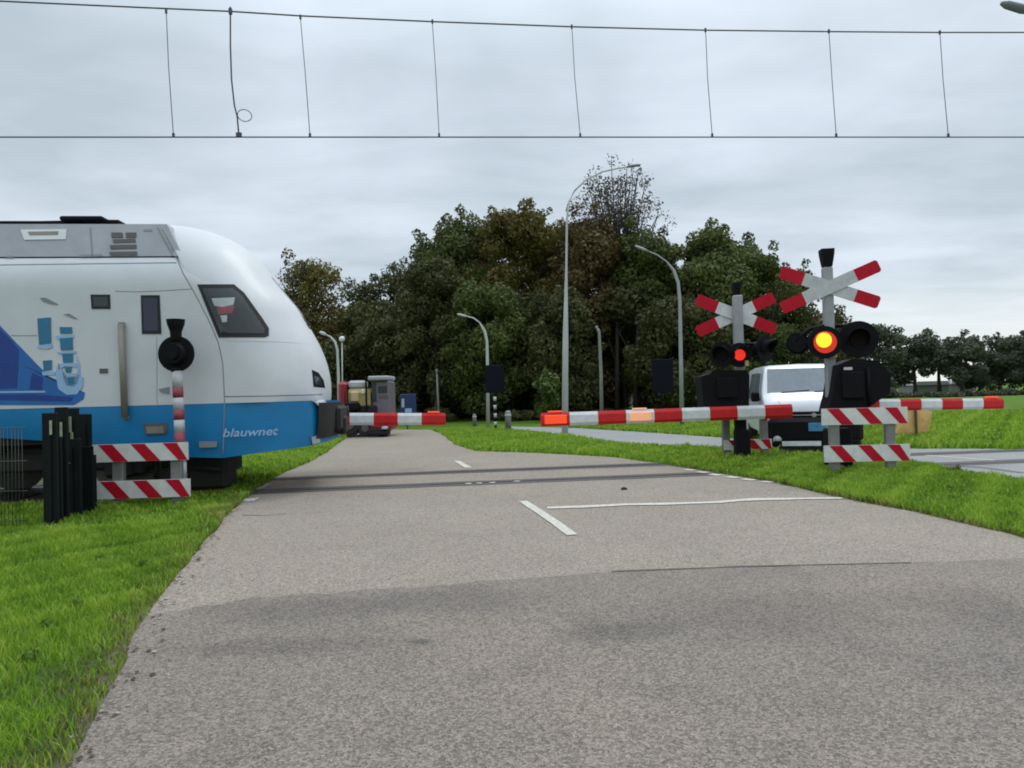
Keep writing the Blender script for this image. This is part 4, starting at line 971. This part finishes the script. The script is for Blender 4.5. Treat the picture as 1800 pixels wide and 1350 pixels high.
tb('bonnet', 656, 694, 727, 756, -0.6, 0.9, M['tractor_red'], 0.14); tb('bumper', 654, 691, 752, 762, -0.68, -0.5, M['under'], 0.03)
tb('headlight', 676, 688, 748, 758, -0.68, -0.58, M['sticker_white'], 0.05)
for (cx_, cy_, r_) in ((617, 745, 0.44), (600, 750, 0.34), (676, 757, 0.24), (645, 752, 0.30)):
    c = At(cx_, cy_, TY); w = MB(); w.disc((c.x - k0.x, -0.15, max(c.z, r_)), r_, 0.26, 24); w.disc((c.x - k0.x, -0.29, max(c.z, r_)), r_ * 0.8, 0.03, 24, 0, r_ * 0.86); wo = w.build('wheel', M['rubber'], tr)
    w = MB(); w.disc((c.x - k0.x, -0.32, max(c.z, r_)), r_ * 0.42, 0.03, 14); w.build('rim', M['louvre'], wo)

# ------------------------------------------------------------------ white van
VY = 15.1
vx = At(1432, 795, VY).x
van = empty('van', (vx, VY, 0), R(-13), 'white van with black bumper facing the viewer on the side road', 'van')
prof = [(0.02, 0.60, 0.80, 0.70), (0.04, 0.80, 0.92, 0.88), (0.08, 0.95, 0.955, 0.93), (0.14, 1.06, 0.965, 0.93), (0.28, 1.14, 0.97, 0.92), (0.48, 1.21, 0.975, 0.91), (0.60, 1.26, 0.975, 0.90), (0.68, 1.32, 0.975, 0.895),
        (0.84, 1.50, 0.975, 0.875), (1.02, 1.70, 0.975, 0.85), (1.16, 1.84, 0.975, 0.835), (1.34, 1.91, 0.975, 0.83), (1.8, 1.94, 0.975, 0.83), (3.4, 1.945, 0.975, 0.83), (4.7, 1.90, 0.97, 0.82), (4.85, 1.80, 0.95, 0.80)]
mb = MB(); V = []; Fc = []; K = 15
for (y, zt, wb, wt) in prof:
    zb = 0.36; belt = min(zt - 0.08, 1.10); ring = [(-wb * .96, zb), (-wb, zb + .12), (-wb, (zb + belt) / 2), (-wb, belt)]
    wtop = wb + (wt - wb) * max(0, (zt - 0.08 - belt)) / 0.75 if zt > 1.2 else wb * 0.985
    r = 0.07; ring += [(-(wb + wtop) / 2 - 0.0, (belt + zt - r) / 2), (-wtop, zt - r), (-wtop + 0.035, zt - 0.02), (-wtop * 0.8, zt + 0.0)]
    ring = ring + [(0, zt + (0.02 if (y < 0.6 or y > 1.3) else 0.0))] + [(-x, z) for x, z in reversed(ring)]
    K = len(ring); V += [(x, y, z) for x, z in ring]
for j in range(len(prof) - 1):
    for i in range(K - 1): Fc.append((j * K + i, (j + 1) * K + i, (j + 1) * K + i + 1, j * K + i + 1))
mb.add(V, Fc, 0, True); mb.add(V[:K], [tuple(range(K))], 0); mb.add(V[-K:], [tuple(range(K - 1, -1, -1))], 0)
mb.build('body', M['van_white'], van)
def vquad(name, pts, mat, parent=van, th=0.012, nrm=(0, -1, 0.6)):
    n = Vector(nrm).normalized() * th; V = [tuple(Vector(p) + n) for p in pts] + [tuple(Vector(p) - n) for p in pts]; m_ = len(pts)
    mb = MB(); mb.add(V, [tuple(range(m_)), tuple(range(2 * m_ - 1, m_ - 1, -1))] + [(i, i + m_, (i + 1) % m_ + m_, (i + 1) % m_) for i in range(m_)], 0); return mb.build(name, mat, parent)
ws = vquad('windscreen', [(-0.85, 0.66, 1.285), (0.85, 0.66, 1.285), (0.775, 1.15, 1.825), (-0.775, 1.15, 1.825)], M['glass_light'], th=0.02, nrm=(0, -0.75, 0.66))
for s in (-1, 1):
    vquad('side_window', [(s * 0.985, 0.98, 1.16), (s * 0.985, 1.95, 1.14), (s * 0.875, 1.95, 1.76), (s * 0.875, 1.30, 1.74)], M['glass_light'], nrm=(s, 0, 0.2), th=0.03)
    vquad('side_window', [(s * 0.985, 2.08, 1.14), (s * 0.985, 3.25, 1.14), (s * 0.875, 3.25, 1.76), (s * 0.875, 2.08, 1.76)], M['glass_light'], nrm=(s, 0, 0.2), th=0.03)
    mb = MB(); mb.box((s * 1.08, 0.95, 1.20), (0.18, 0.10, 0.22), 0, 0.03); mb.box((s * 1.0, 0.97, 1.13), (0.12, 0.05, 0.05)); mb.build('mirror', M['black'], van)
    mb = MB(); mb.prism([(s * 0.56, 0.84), (s * 0.88, 0.80), (s * 0.93, 0.98), (s * 0.72, 1.02), (s * 0.60, 0.95)][::s], -0.015, 0.10); mb.build('headlight', M['chrome'], van)
    for y in (0.95, 3.95):
        w = MB(Matrix.Translation((s * 0.86, y, 0.33)) @ Matrix.Rotation(math.pi / 2, 4, 'Z')); w.disc((0, 0, 0), 0.33, 0.22, 26); wo = w.build('wheel', M['rubber'], van)
        w = MB(Matrix.Translation((s * 0.975, y, 0.33)) @ Matrix.Rotation(math.pi / 2, 4, 'Z')); w.disc((0, 0, 0), 0.20, 0.02, 20); w.build('rim', M['panel_grey'], wo)
mb = MB(); mb.box((0, -0.04, 0.48), (1.90, 0.34, 0.54), 0, 0.09); mb.box((0, -0.08, 0.21), (1.76, 0.30, 0.16), 0, 0.04); bmp = mb.build('bumper', M['black'], van)
mb = MB(); mb.box((-0.30, -0.24, 0.20), (0.78, 0.02, 0.10), 0, 0.004); mb.build('trim', M['white_arm'], bmp)  # reflection on the lower bumper, painted as a pale strip
mb = MB(); mb.box((0.10, -0.225, 0.55), (0.50, 0.02, 0.18), 0, 0.004); mb.build('number_plate', M['plate_blue'], bmp)
mb = MB(); mb.tube([(-0.78, -0.16, 0.28), (-0.78, -0.22, 0.28)], 0.09, 14); mb.build('fog_lamp', M['sticker_white'], bmp)
gr = MB(); gr.box((0, 0.0, 0.80), (1.0, 0.10, 0.15), 0, 0.02); gro = gr.build('grille', M['black'], van)
gr = MB(); gr.box((0, -0.055, 0.80), (0.86, 0.012, 0.02)); gr.disc((0, -0.06, 0.80), 0.05, 0.02, 20); gr.build('badge', M['chrome'], gro)
mb = MB(); mb.tube([(-0.55, 0.63, 1.29), (0.05, 0.67, 1.335)], 0.008, 5); mb.tube([(0.15, 0.63, 1.29), (0.7, 0.67, 1.335)], 0.008, 5); mb.build('wiper', M['black'], ws)
mb = MB()
for s in (-1, 1): mb.tube([(s * 0.66, 0.13, 1.06), (s * 0.70, 0.3, 1.15), (s * 0.74, 0.58, 1.25)], 0.006, 4)
mb.build('bonnet_seam', M['seam'], van)

# ------------------------------------------------------------------ tan sheeting on a stake, right of the guard
Y = 18.6
g0 = ground_at(1609, 768, Y); ts = empty('tan_cover', g0, 0, 'torn tan sheeting fixed to a dark stake on the grass beyond the side road', 'sheeting')
def sheetpart(pts, Y0, bulge, name='sheet'):
    mb = MB(); P_ = [At(x, y, Y0) - Vector((g0.x, g0.y, 0)) for x, y in pts]; n = len(P_); c = sum(P_, Vector()) / n + Vector((0, -bulge, 0))
    V = [tuple(p) for p in P_] + [tuple(c)] + [tuple(p + Vector((0, 0.05, 0))) for p in P_]
    Fc = [(i, (i + 1) % n, n) for i in range(n)] + [(i, n + 1 + i, n + 1 + (i + 1) % n, (i + 1) % n) for i in range(n)] + [tuple(range(2 * n, n, -1))]
    mb.add(V, Fc, 0, False); return mb.build(name, M['tan'], ts)
sheetpart([(1576, 723), (1592, 719), (1607, 722), (1607, 769), (1590, 767), (1574, 762), (1580, 745)], Y, 0.03)
sheetpart([(1610, 721), (1628, 719), (1639, 724), (1636, 742), (1633, 757), (1626, 763), (1612, 768)], Y + 0.05, 0.04)
mb = MB(); a = At(1608, 712, Y - .05); mb.box((0, -0.05, a.z / 2), (0.05, 0.05, a.z)); mb.build('stake', M['dark_wood'], ts)
mb = MB(); a = At(1556, 745, Y); mb.box((a.x - g0.x, 0, a.z / 2), (0.09, 0.05, a.z)); mb.build('stake', M['tan'], ts)

# turf and soil floor, its colour darkened for shaded gaps between the blades
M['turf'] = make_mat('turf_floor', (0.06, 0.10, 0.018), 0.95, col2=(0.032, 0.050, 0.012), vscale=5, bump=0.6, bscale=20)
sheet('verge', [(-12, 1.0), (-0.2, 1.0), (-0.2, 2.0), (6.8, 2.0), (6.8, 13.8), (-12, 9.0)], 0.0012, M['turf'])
# ------------------------------------------------------------------ grass blades (one mass)
def tri_mesh(name, V, Fn, tint, mat, kind='stuff', quads=False):
    me = bpy.data.meshes.new(name); nv = len(V); me.vertices.add(nv); me.vertices.foreach_set('co', V.astype(np.float32).ravel())
    nf = len(Fn); k = Fn.shape[1]; me.loops.add(nf * k); me.loops.foreach_set('vertex_index', Fn.astype(np.int32).ravel())
    me.polygons.add(nf); me.polygons.foreach_set('loop_start', np.arange(0, nf * k, k, dtype=np.int32)); me.polygons.foreach_set('loop_total', np.full(nf, k, dtype=np.int32))
    me.update(calc_edges=True)
    a = me.attributes.new('tint', 'FLOAT', 'POINT'); a.data.foreach_set('value', tint.astype(np.float32))
    me.materials.append(mat); o = bpy.data.objects.new(name, me); COL.objects.link(o)
    if kind: o['kind'] = kind
    return o
def lump(x, y, s):                       # cheap smooth noise
    return (np.sin(x * 1.7 * s + 1.3) * np.cos(y * 1.3 * s + 0.7) + np.sin(x * 3.1 * s - y * 2.3 * s + 2.1) * 0.6 + np.sin((x + y) * 5.3 * s) * 0.3 + np.cos((x * 0.7 - y) * 8.1 * s) * 0.25) / 2.15
exclude = [road_poly, road2_poly]
tb_ok = lambda P: np.abs((TC0 + TK * P[:, 0] - P[:, 1]) / TN)
def near_edge(line, dist):
    A = np.array(line)
    def f(P):
        d = np.full(len(P), 9.0)
        for i in range(len(A) - 1):
            a, b = A[i], A[i + 1]; ab = b - a; t = np.clip(((P - a) @ ab) / (ab @ ab + 1e-9), 0, 1); d = np.minimum(d, np.linalg.norm(P - (a + t[:, None] * ab), axis=1))
        return d < dist * (0.5 + 0.5 * RNG.uniform(0, 1, len(P)) + 0.5 * lump(P[:, 0], P[:, 1], 2.0))
    return f
def edge_thin(P):
    return ~(near_edge(left_edge, 0.32)(P) & (RNG.uniform(0, 1, len(P)) < 0.62))
def blades(name, n, x0, x1, y0, y1, h, w, mat, keep=None, edge_dry=False, pw=1.0):
    r = RNG; x = r.uniform(x0, x1, n); y = y0 + (y1 - y0) * r.uniform(0, 1, n) ** pw; P = np.stack([x, y], 1)
    ok = np.ones(n, bool)
    for e in exclude: ok &= ~inside(P, e)
    vis = np.abs(x) < y * 0.78 + 0.6; ok &= vis
    v = tb_ok(P); ok &= ~((v < 1.45) & (x < -5.2)); ok &= ~((v < 1.3) & (r.uniform(0, 1, n) < 0.45) & (x > 2.5) & (x < 5.2))
    if keep is not None: ok &= keep(P)
    P = P[ok]; n = len(P); x, y = P[:, 0], P[:, 1]
    lm = lump(x, y, 1.0); lm2 = lump(x, y, 3.7)
    hh = h * (0.60 + 0.40 * r.uniform(0, 1, n) + 0.35 * lm + 0.55 * lm2 * np.abs(lm2)) * np.clip(y / 6.0, 0.85, 1.3); hh = np.clip(hh, h * 0.25, None)
    ang = r.uniform(0, 2 * np.pi, n); lean = hh * r.uniform(0.15, 0.9, n); la = ang + r.normal(0, 0.6, n) + 1.57
    ww = w * r.uniform(0.6, 1.3, n) * np.clip(y / 5.0, 0.9, 3)
    dx, dy = np.cos(ang) * ww / 2, np.sin(ang) * ww / 2; lx, ly = np.cos(la) * lean, np.sin(la) * lean
    V = np.zeros((n, 5, 3)); V[:, 0] = np.stack([x - dx, y - dy, np.zeros(n)], 1); V[:, 1] = np.stack([x + dx, y + dy, np.zeros(n)], 1)
    V[:, 2] = np.stack([x + dx * .75 + lx * .35, y + dy * .75 + ly * .35, hh * .6], 1); V[:, 3] = np.stack([x - dx * .75 + lx * .35, y - dy * .75 + ly * .35, hh * .6], 1)
    V[:, 4] = np.stack([x + lx, y + ly, hh], 1)
    b = np.arange(n)[:, None] * 5; F = np.concatenate([b + np.array([[0, 1, 2]]), b + np.array([[0, 2, 3]]), b + np.array([[3, 2, 4]])], 0)
    t = np.clip(0.47 + 0.20 * lm + 0.34 * lm2 + r.normal(0, 0.16, n), 0, 1)
    dry = r.uniform(0, 1, n) < 0.04; t[dry] = 1.0
    return tri_mesh(name, V.reshape(-1, 3), F, np.repeat(t, 5), mat)
g = blades('grass', 140000, -7.0, -1.0, 2.2, 8.0, 0.085, 0.0085, M['blade'], lambda P: (P[:, 0] < -1.0) & edge_thin(P), pw=1.15)
blades('grass', 60000, -9.5, -2.5, 5.0, 11.0, 0.075, 0.010, M['blade'], lambda P: P[:, 0] < -2.0)
blades('grass', 26000, -7.0, -3.5, 10.8, 27.0, 0.10, 0.016, M['blade'], lambda P: (P[:, 0] > -6.5))
blades('grass', 90000, 2.8, 7.6, 5.0, 13.6, 0.085, 0.010, M['blade'])
blades('grass', 60000, -3.5, 7.0, 12.5, 28.0, 0.10, 0.014, M['blade'])
blades('grass', 60000, 3.0, 24.0, 14.0, 32.0, 0.12, 0.022, M['blade'])
# thin dry fringe along the road edges
blades('dry_grass', 110000, -6.0, -1.2, 2.2, 11.0, 0.065, 0.008, M['blade_dry'], near_edge(left_edge, 0.30))
blades('dry_grass', 50000, 2.5, 5.4, 6.0, 13.0, 0.05, 0.011, M['blade_dry'], near_edge(right_edge, 0.16))
strip('verge_soil', [p for p in left_edge if 2.0 < p[1] < 11.2], 0.13, 0.0022, M['dirt'], 41, 0.05)
strip('verge_soil', [p for p in right_edge if 6.0 < p[1] < 13.0], 0.16, 0.0022, M['dirt'], 42, 0.05)
# scattered road grit at the left edge: fallen leaves and crumbs
n = 260; P_ = []
mb = MB(); rr = random.Random(5)
for i in range(n):
    e_ = rr.choice([p for p in left_edge if 2.3 < p[1] < 11]); x = e_[0] + abs(rr.gauss(0, 0.10)) - 0.03; y = e_[1] + rr.uniform(-.2, .2); s = rr.uniform(0.006, 0.018); a = rr.uniform(0, 3)
    V = [(x + s * math.cos(a + q), y + s * math.sin(a + q) * 1.2, 0.013 + rr.uniform(0, 0.008)) for q in (0, 1.5, 3.1, 4.6)]; mb.add(V, [(0, 1, 2, 3)], rr.choice([0, 0, 1]))
tag(mb.build('leaf_litter', [M['leaf_brown'], make_mat('grit', (0.30, 0.27, 0.22), 0.9)]), kind='stuff')
lf = G(388, 903); mb = MB()
for i in range(9):
    s = rr.uniform(0.02, 0.04); a = rr.uniform(0, 6); x, y = lf[0] + rr.uniform(-.10, .14), lf[1] + rr.uniform(-.15, .15)
    mb.add([(x + s * math.cos(a + q), y + s * math.sin(a + q), 0.02 + 0.012 * (q > 2)) for q in (0, 1.6, 3.0, 4.7)], [(0, 1, 2, 3)], 0)
tag(mb.build('leaf_litter', make_mat('pale_dead_leaf', (0.40, 0.27, 0.17), 0.8)), kind='stuff')
# dark stone on the road, weed by the side road
ps = G(1097, 861); mb = MB(); mb.tube([(0, 0, 0.0), (0, 0, 0.02), (0, 0, 0.035)], [0.05, 0.045, 0.02], 7); tag(mb.build('stone', M['under'], None, (ps[0], ps[1], 0.004)), 'small dark stone lying on the asphalt before the right barrier arm', 'stone')

# ------------------------------------------------------------------ foliage
def leaf_cloud(rng, blobs, n, size, flat=0.0, shell=0.35):
    """leaf quads spread through ellipsoid blobs; returns verts, faces, tint"""
    vol = np.array([b[3] * b[4] * b[5] for b in blobs]) ** 0.75; pr = vol / vol.sum(); idx = rng.choice(len(blobs), n, p=pr); B = np.array([b[:6] for b in blobs])[idx]
    d = rng.normal(0, 1, (n, 3)); d /= np.linalg.norm(d, axis=1)[:, None]; rad = rng.uniform(0, 1, n) ** (1 / 3.0) * (1 - shell) + shell * rng.uniform(0.6, 1.12, n)
    C = B[:, :3] + d * rad[:, None] * B[:, 3:6]
    bt = rng.uniform(-0.22, 0.22, len(blobs))[idx]
    nrm = d + rng.normal(0, 0.7, (n, 3)); nrm /= np.linalg.norm(nrm, axis=1)[:, None]
    a = np.cross(nrm, np.array([0.3, 0.5, 0.8])); a /= np.linalg.norm(a, axis=1)[:, None] + 1e-9; b = np.cross(nrm, a)
    s = size * rng.uniform(0.5, 1.4, n)[:, None]; th = rng.uniform(0, 6.28, n)[:, None]
    u = (a * np.cos(th) + b * np.sin(th)) * s; v = (-a * np.sin(th) + b * np.cos(th)) * s * 0.62
    V = np.stack([C - u, C - v * 1.0, C + u, C + v], 1).reshape(-1, 3); F = np.arange(n * 4).reshape(n, 4)
    t = np.clip(0.42 + bt + rng.normal(0, 0.14, n), 0, 1); return V, F, np.repeat(t, 4)
# broad-leaved weeds dotted through the verges
wb = []
rw = random.Random(77)
for i in range(90):
    x, y = (rw.uniform(-5.5, -1.9), rw.uniform(2.6, 9.5)) if i % 2 else (rw.uniform(3.6, 7.2), rw.uniform(6.0, 11.0))
    if inside(np.array([[x, y]]), road_poly)[0] or inside(np.array([[x, y]]), road2_poly)[0]: continue
    r_ = rw.uniform(0.025, 0.05); wb.append((x, y, r_ * 0.7 + 0.02, r_, r_, r_ * 0.8))
V, F, t = leaf_cloud(np.random.default_rng(9), wb, 3600, 0.017); tri_mesh('weeds', V, F, t, M['leaf_weed'], 'stuff')
def tree(cx, top, bot, half, Y, label, mat, group='trees of the dark grove behind the crossing', n=7000, size=0.17, blobs_n=26, density_top=None, trunk_r=0.22, seed=0, base_py=748, name='tree', depth=None, shape='round', limbs=9, brs=1.0):
    rng = np.random.default_rng(100 + seed); rr = random.Random(100 + seed)
    g0 = ground_at(cx, base_py, Y); s = Y / F_PX; H_ = At(cx, top, Y).z; zb = max(0.6, At(cx, bot, Y).z); W = half * s; D = depth or W
    e = empty(name, (g0.x, Y, 0), 0, label, 'tree', group)
    blobs = []
    for i in range(blobs_n):
        q = rr.uniform(0, 1); z = zb + (H_ - zb) * (0.06 + 0.88 * q)
        prof_ = math.sin(math.pi * min(1, max(0.0, (0.13 + 0.80 * q)))) ** 0.6 if shape == 'round' else (1.05 - 0.75 * q)
        a = rr.uniform(0, 2 * math.pi); rad = prof_ * math.sqrt(rr.uniform(0.02, 1)) * 0.74
        br = (rr.uniform(0.24, 0.42) * W + 0.15) * brs; bz_ = br * rr.uniform(0.65, 1.0)
        z = min(z, H_ - bz_ * rr.uniform(0.7, 1.1)); blobs.append((math.cos(a) * rad * W, math.sin(a) * rad * D, z, br, br, bz_))
    # a few small outlying sprigs break the outline
    for i in range(blobs_n // 2):
        a = rr.uniform(0, 2 * math.pi); q = rr.uniform(0.3, 1.05); z = zb + (H_ - zb) * q; pr_ = math.sin(math.pi * min(1, 0.13 + 0.80 * min(q, 1))) ** 0.6 if shape == 'round' else (1.05 - .75 * q)
        br = (rr.uniform(0.06, 0.14) * W + 0.1) * min(1, brs * 1.4); blobs.append((math.cos(a) * pr_ * W * 0.98, math.sin(a) * pr_ * D * 0.98, z, br, br, br))
    V, F, t = leaf_cloud(rng, blobs, n, size)
    o = tri_mesh('crown', V, F, t, mat, None); o.parent = e
    mb = MB(); zt = zb + (H_ - zb) * 0.75; pts = [(0, 0, 0), (rr.uniform(-.1, .1), 0, zb * .5), (rr.uniform(-.2, .2), rr.uniform(-.2, .2), zb), (rr.uniform(-.3, .3), rr.uniform(-.3, .3), zt)]
    mb.tube(pts, [trunk_r * 1.25, trunk_r, trunk_r * .8, 0.04], 8)
    for i in range(limbs):
        q = rr.choice(blobs); k = rr.uniform(0.1, 0.8); z0 = zb * 0.85 + (zt - zb) * k * 0.8; mb.tube([(pts[2][0] * k, pts[2][1] * k, z0), (q[0] * .5, q[1] * .5, (z0 + q[2]) / 2), (q[0], q[1], q[2])], [trunk_r * .4, trunk_r * .25, 0.02], 5)
    tk = mb.build('trunk', M['bark'], e)
    return e
TREES = [
 # cx, top, bottom, half, Y, label, mat, n, size, seed
 (548, 458, 700, 90, 44, 'lone dark brown-green tree behind the train nose', 'leaf_olive', 8000, .16, 'round'),
 (648, 500, 735, 66, 46, 'low dark tree right of the lone one behind the nose', 'leaf_dark', 7500, .17, 'round'),
 (720, 468, 735, 76, 45, 'dark tree where the grove starts to climb', 'leaf_dark', 8500, .17, 'round'),
 (815, 378, 730, 70, 44, 'tall dark green tree at the left peak of the grove', 'leaf_green', 10000, .17, 'round'),
 (918, 362, 735, 96, 42, 'broad olive-green tree in the middle of the grove, left of the tallest lamp', 'leaf_olive', 14000, .18, 'round'),
 (1040, 385, 740, 86, 41, 'russet brown tree behind the tallest lamp', 'leaf_brown', 12000, .18, 'round'),
 (1150, 400, 720, 80, 40, 'dark green tree behind the lamp arm right of the tallest lamp', 'leaf_green', 11000, .18, 'round'),
 (1245, 400, 715, 88, 39, 'green tree with rounded top behind the far crossing mast', 'leaf_green', 12000, .18, 'round'),
 (1340, 442, 715, 74, 40, 'dark green tree between the two X boards', 'leaf_green', 8500, .17, 'round'),
 (1400, 476, 715, 60, 43, 'small dark tree behind the nearer crossing mast', 'leaf_dark', 5500, .17, 'round'),
 (770, 455, 720, 70, 38, 'shadowy tree in front of the left peak', 'leaf_dark', 8000, .17, 'round'),
 (860, 500, 730, 80, 37, 'dark leafy tree above the curved lamp and dark sign', 'leaf_green', 9000, .17, 'round'),
 (985, 520, 735, 80, 37, 'dark undergrowth tree at the foot of the tallest lamp', 'leaf_dark', 9000, .17, 'round'),
 (1200, 530, 700, 90, 36, 'dense dark tree behind the lamp pole at the far mast', 'leaf_dark', 9500, .17, 'round'),
 (690, 560, 735, 80, 40, 'low shadowy tree beside the far end of the road', 'leaf_dark', 8000, .17, 'round'),
 (590, 600, 735, 60, 40, 'low dark tree behind the work tractor', 'leaf_dark', 6000, .17, 'round'),
 (1465, 548, 715, 52, 50, 'small dark tree behind the drive housing where the grove slopes down', 'leaf_dark', 5000, .17, 'round'),
 (862, 400, 640, 62, 47, 'brown-green tree in the dip between the left peak and the olive tree', 'leaf_olive', 8000, .17, 'round'),
 (985, 378, 640, 66, 46, 'golden olive tree directly left of the top of the tallest lamp', 'leaf_olive', 8000, .17, 'round'),
 (1100, 430, 700, 84, 42, 'reddish brown tree under the nearly bare crown', 'leaf_brown', 9000, .17, 'round'),
 (760, 420, 640, 60, 47, 'green tree on the left slope of the grove under its peak', 'leaf_green', 7000, .17, 'round'),
 (1300, 420, 700, 70, 43, 'green tree behind the farther X board', 'leaf_green', 8000, .17, 'round'),
 (620, 560, 735, 60, 47, 'dim low tree filling the dip right of the lone tree', 'leaf_dark', 6000, .17, 'round'),
]
for i, (cx_, tp, bt, hf, Y, lb, mt, n_, sz, sh) in enumerate(TREES):
    tree(cx_, tp, bt, hf, Y, lb, M[mt], n=int(n_ * 3.0), size=sz * 0.58, seed=i, blobs_n=44)
# nearly bare tree rising over the grove
tree(1094, 306, 600, 104, 43, 'thin-leaved nearly bare tree sticking up over the grove', M['leaf_sparse'], n=19000, size=0.075, seed=40, blobs_n=110, limbs=150, brs=0.68, trunk_r=0.2)
tree(528, 470, 640, 44, 43.5, 'sparse twiggy tree just above the train nose slope', M['leaf_sparse'], n=3200, size=0.085, seed=41, blobs_n=34, limbs=60, brs=0.6, trunk_r=0.14)
# light green young tree by the lamp
tree(962, 655, 745, 26, 33, 'young lighter green bush left of the foot of the tallest lamp', M['leaf_light'], n=1400, size=0.10, seed=42, blobs_n=14, trunk_r=0.05)
# far row on the right
FAR = [(1545, 572, 690, 36), (1608, 584, 672, 36), (1652, 612, 656, 24), (1692, 590, 668, 33), (1722, 598, 690, 28), (1758, 594, 684, 38), (1800, 588, 700, 30), (1846, 580, 675, 40), (1500, 590, 670, 40), (1458, 600, 680, 36)]
FL = ['far tree just right of the nearer mast lights', 'taller far tree third from the nearer mast, light showing under it', 'slim far tree beside the bright gap', 'rounded far tree above the right barrier arm', 'dark far tree above the second last red band of the right barrier arm',
      'far tree left of the frame edge', 'far tree at the right frame edge over the field', 'far tree cut by the right edge of the frame', 'far tree hidden behind the nearer mast lights', 'far tree behind the black drive housing of the nearer mast']
for i, ((cx_, tp, bt, hf), lb) in enumerate(zip(FAR, FL)):
    tree(cx_, tp, bt, hf * 1.38, 72 + (i % 3) * 4, lb, M['leaf_far'], 'row of far trees across the field', n=8000, size=0.15, seed=60 + i, blobs_n=16, trunk_r=0.2, base_py=700)

def bushes(name, spec, n, size, mat, seed):
    rng = np.random.default_rng(seed); blobs = []
    for (x0, x1, yt, Y, k) in spec:
        for i in range(k):
            px = x0 + (x1 - x0) * (i + rng.uniform(0, 1)) / k; p = At(px, yt + rng.uniform(-6, 10), Y + rng.uniform(-1.2, 1.2)); h = max(0.4, p.z); blobs.append((p.x, p.y, h * 0.5, rng.uniform(.7, 1.3) * h * .5 + .3, rng.uniform(.6, 1.0), h * 0.55))
    V, F, t = leaf_cloud(rng, blobs, n, size); return tri_mesh(name, V, F, t, mat, 'stuff')
bushes('undergrowth', [(560, 720, 640, 47, 12), (700, 1020, 630, 46, 20), (1010, 1090, 690, 45, 7), (1130, 1300, 685, 44, 12), (1300, 1440, 650, 45, 8), (560, 1020, 700, 42, 26)], 60000, 0.16, M['leaf_dark'], 5)
bushes('undergrowth', [(620, 800, 722, 38, 12), (880, 1010, 725, 36, 10), (1010, 1300, 730, 38, 20)], 16000, 0.12, M['leaf_dark'], 6)
bushes('undergrowth', [(1380, 1570, 682, 66, 14), (1560, 1640, 694, 66, 6), (1630, 1830, 688, 64, 14)], 14000, 0.17, M['leaf_far'], 7)
wp = G(1675, 832); V, F, t = leaf_cloud(np.random.default_rng(8), [(wp[0], wp[1], 0.06, 0.10, 0.08, 0.06), (wp[0] + .08, wp[1], 0.09, 0.05, 0.05, 0.05)], 260, 0.016); tri_mesh('weeds', V, F, t, M['leaf_green'], 'stuff')
# bare trunks and stems inside the grove
mbs = []
stems = [(1085, 38.5), (1102, 39.5), (1118, 38), (1138, 40), (1150, 39), (735, 41), (760, 40), (800, 41.5), (905, 39), (925, 40), (1010, 39), (1225, 38), (1245, 40), (640, 42), (676, 41)]
st0 = None
for i, (px, Y) in enumerate(stems):
    g0 = ground_at(px, 748, Y); rr = random.Random(i)
    mb = MB(); mb.tube([(0, 0, 0), (rr.uniform(-.1, .1), 0, 2.2), (rr.uniform(-.3, .3), 0, 5.0), (rr.uniform(-.4, .4), 0, 6.5)], [0.17, 0.13, 0.09, 0.05], 8)
    mb.tube([(0, 0, 3.0), (rr.uniform(-.9, .9), 0.2, 4.6), (rr.uniform(-1.3, 1.3), 0.3, 6.0)], [0.06, 0.04, 0.02], 6)
    e = empty('tree', g0, 0, None, 'tree', 'slender trunks in the shade of the grove'); e['label'] = 'slender dark trunk standing in the shade at the foot of the grove'
    mb.build('trunk', M['bark'], e)
    V, F, t = leaf_cloud(np.random.default_rng(300 + i), [(0, 0, 6.2, 1.1, 1.1, 1.0), (0.5, 0, 5.4, .8, .8, .7), (-0.6, 0.2, 5.8, .8, .8, .7)], 500, 0.15); o = tri_mesh('crown', V, F, t, M['leaf_dark'], None); o.parent = e
# low farm buildings far across the field
for (px0, px1, pt, Y, lb) in ((1610, 1668, 679, 84, 'low grey farm shed across the field left of centre under the far trees'), (1672, 1716, 681, 86, 'low bluish shed right of the grey one under the far trees'), (1082, 1130, 712, 60, 'pale low building glimpsed between the trunks of the grove')):
    a, b = At(px0, pt, Y), At(px1, pt, Y); c = (a + b) / 2; w = b.x - a.x; h = max(a.z, 1.5)
    e = empty('shed', (c.x, Y, 0), 0, lb, 'shed'); mb = MB(); mb.box((0, 2, h * 0.35), (w, 4, h * 0.7)); mb.build('wall', M['shed'], e)
    mb = MB(); mb.prism([(-w / 2 - .15, h * .7), (w / 2 + .15, h * .7), (w / 2 - .2, h), (-w / 2 + .2, h)], -0.15, 4.15); mb.build('roof', M['panel_grey'], e)
    mb = MB(); mb.box((w * 0.2, -0.02, h * 0.35), (w * 0.12, 0.04, h * 0.5)); mb.build('door', M['louvre'], e)
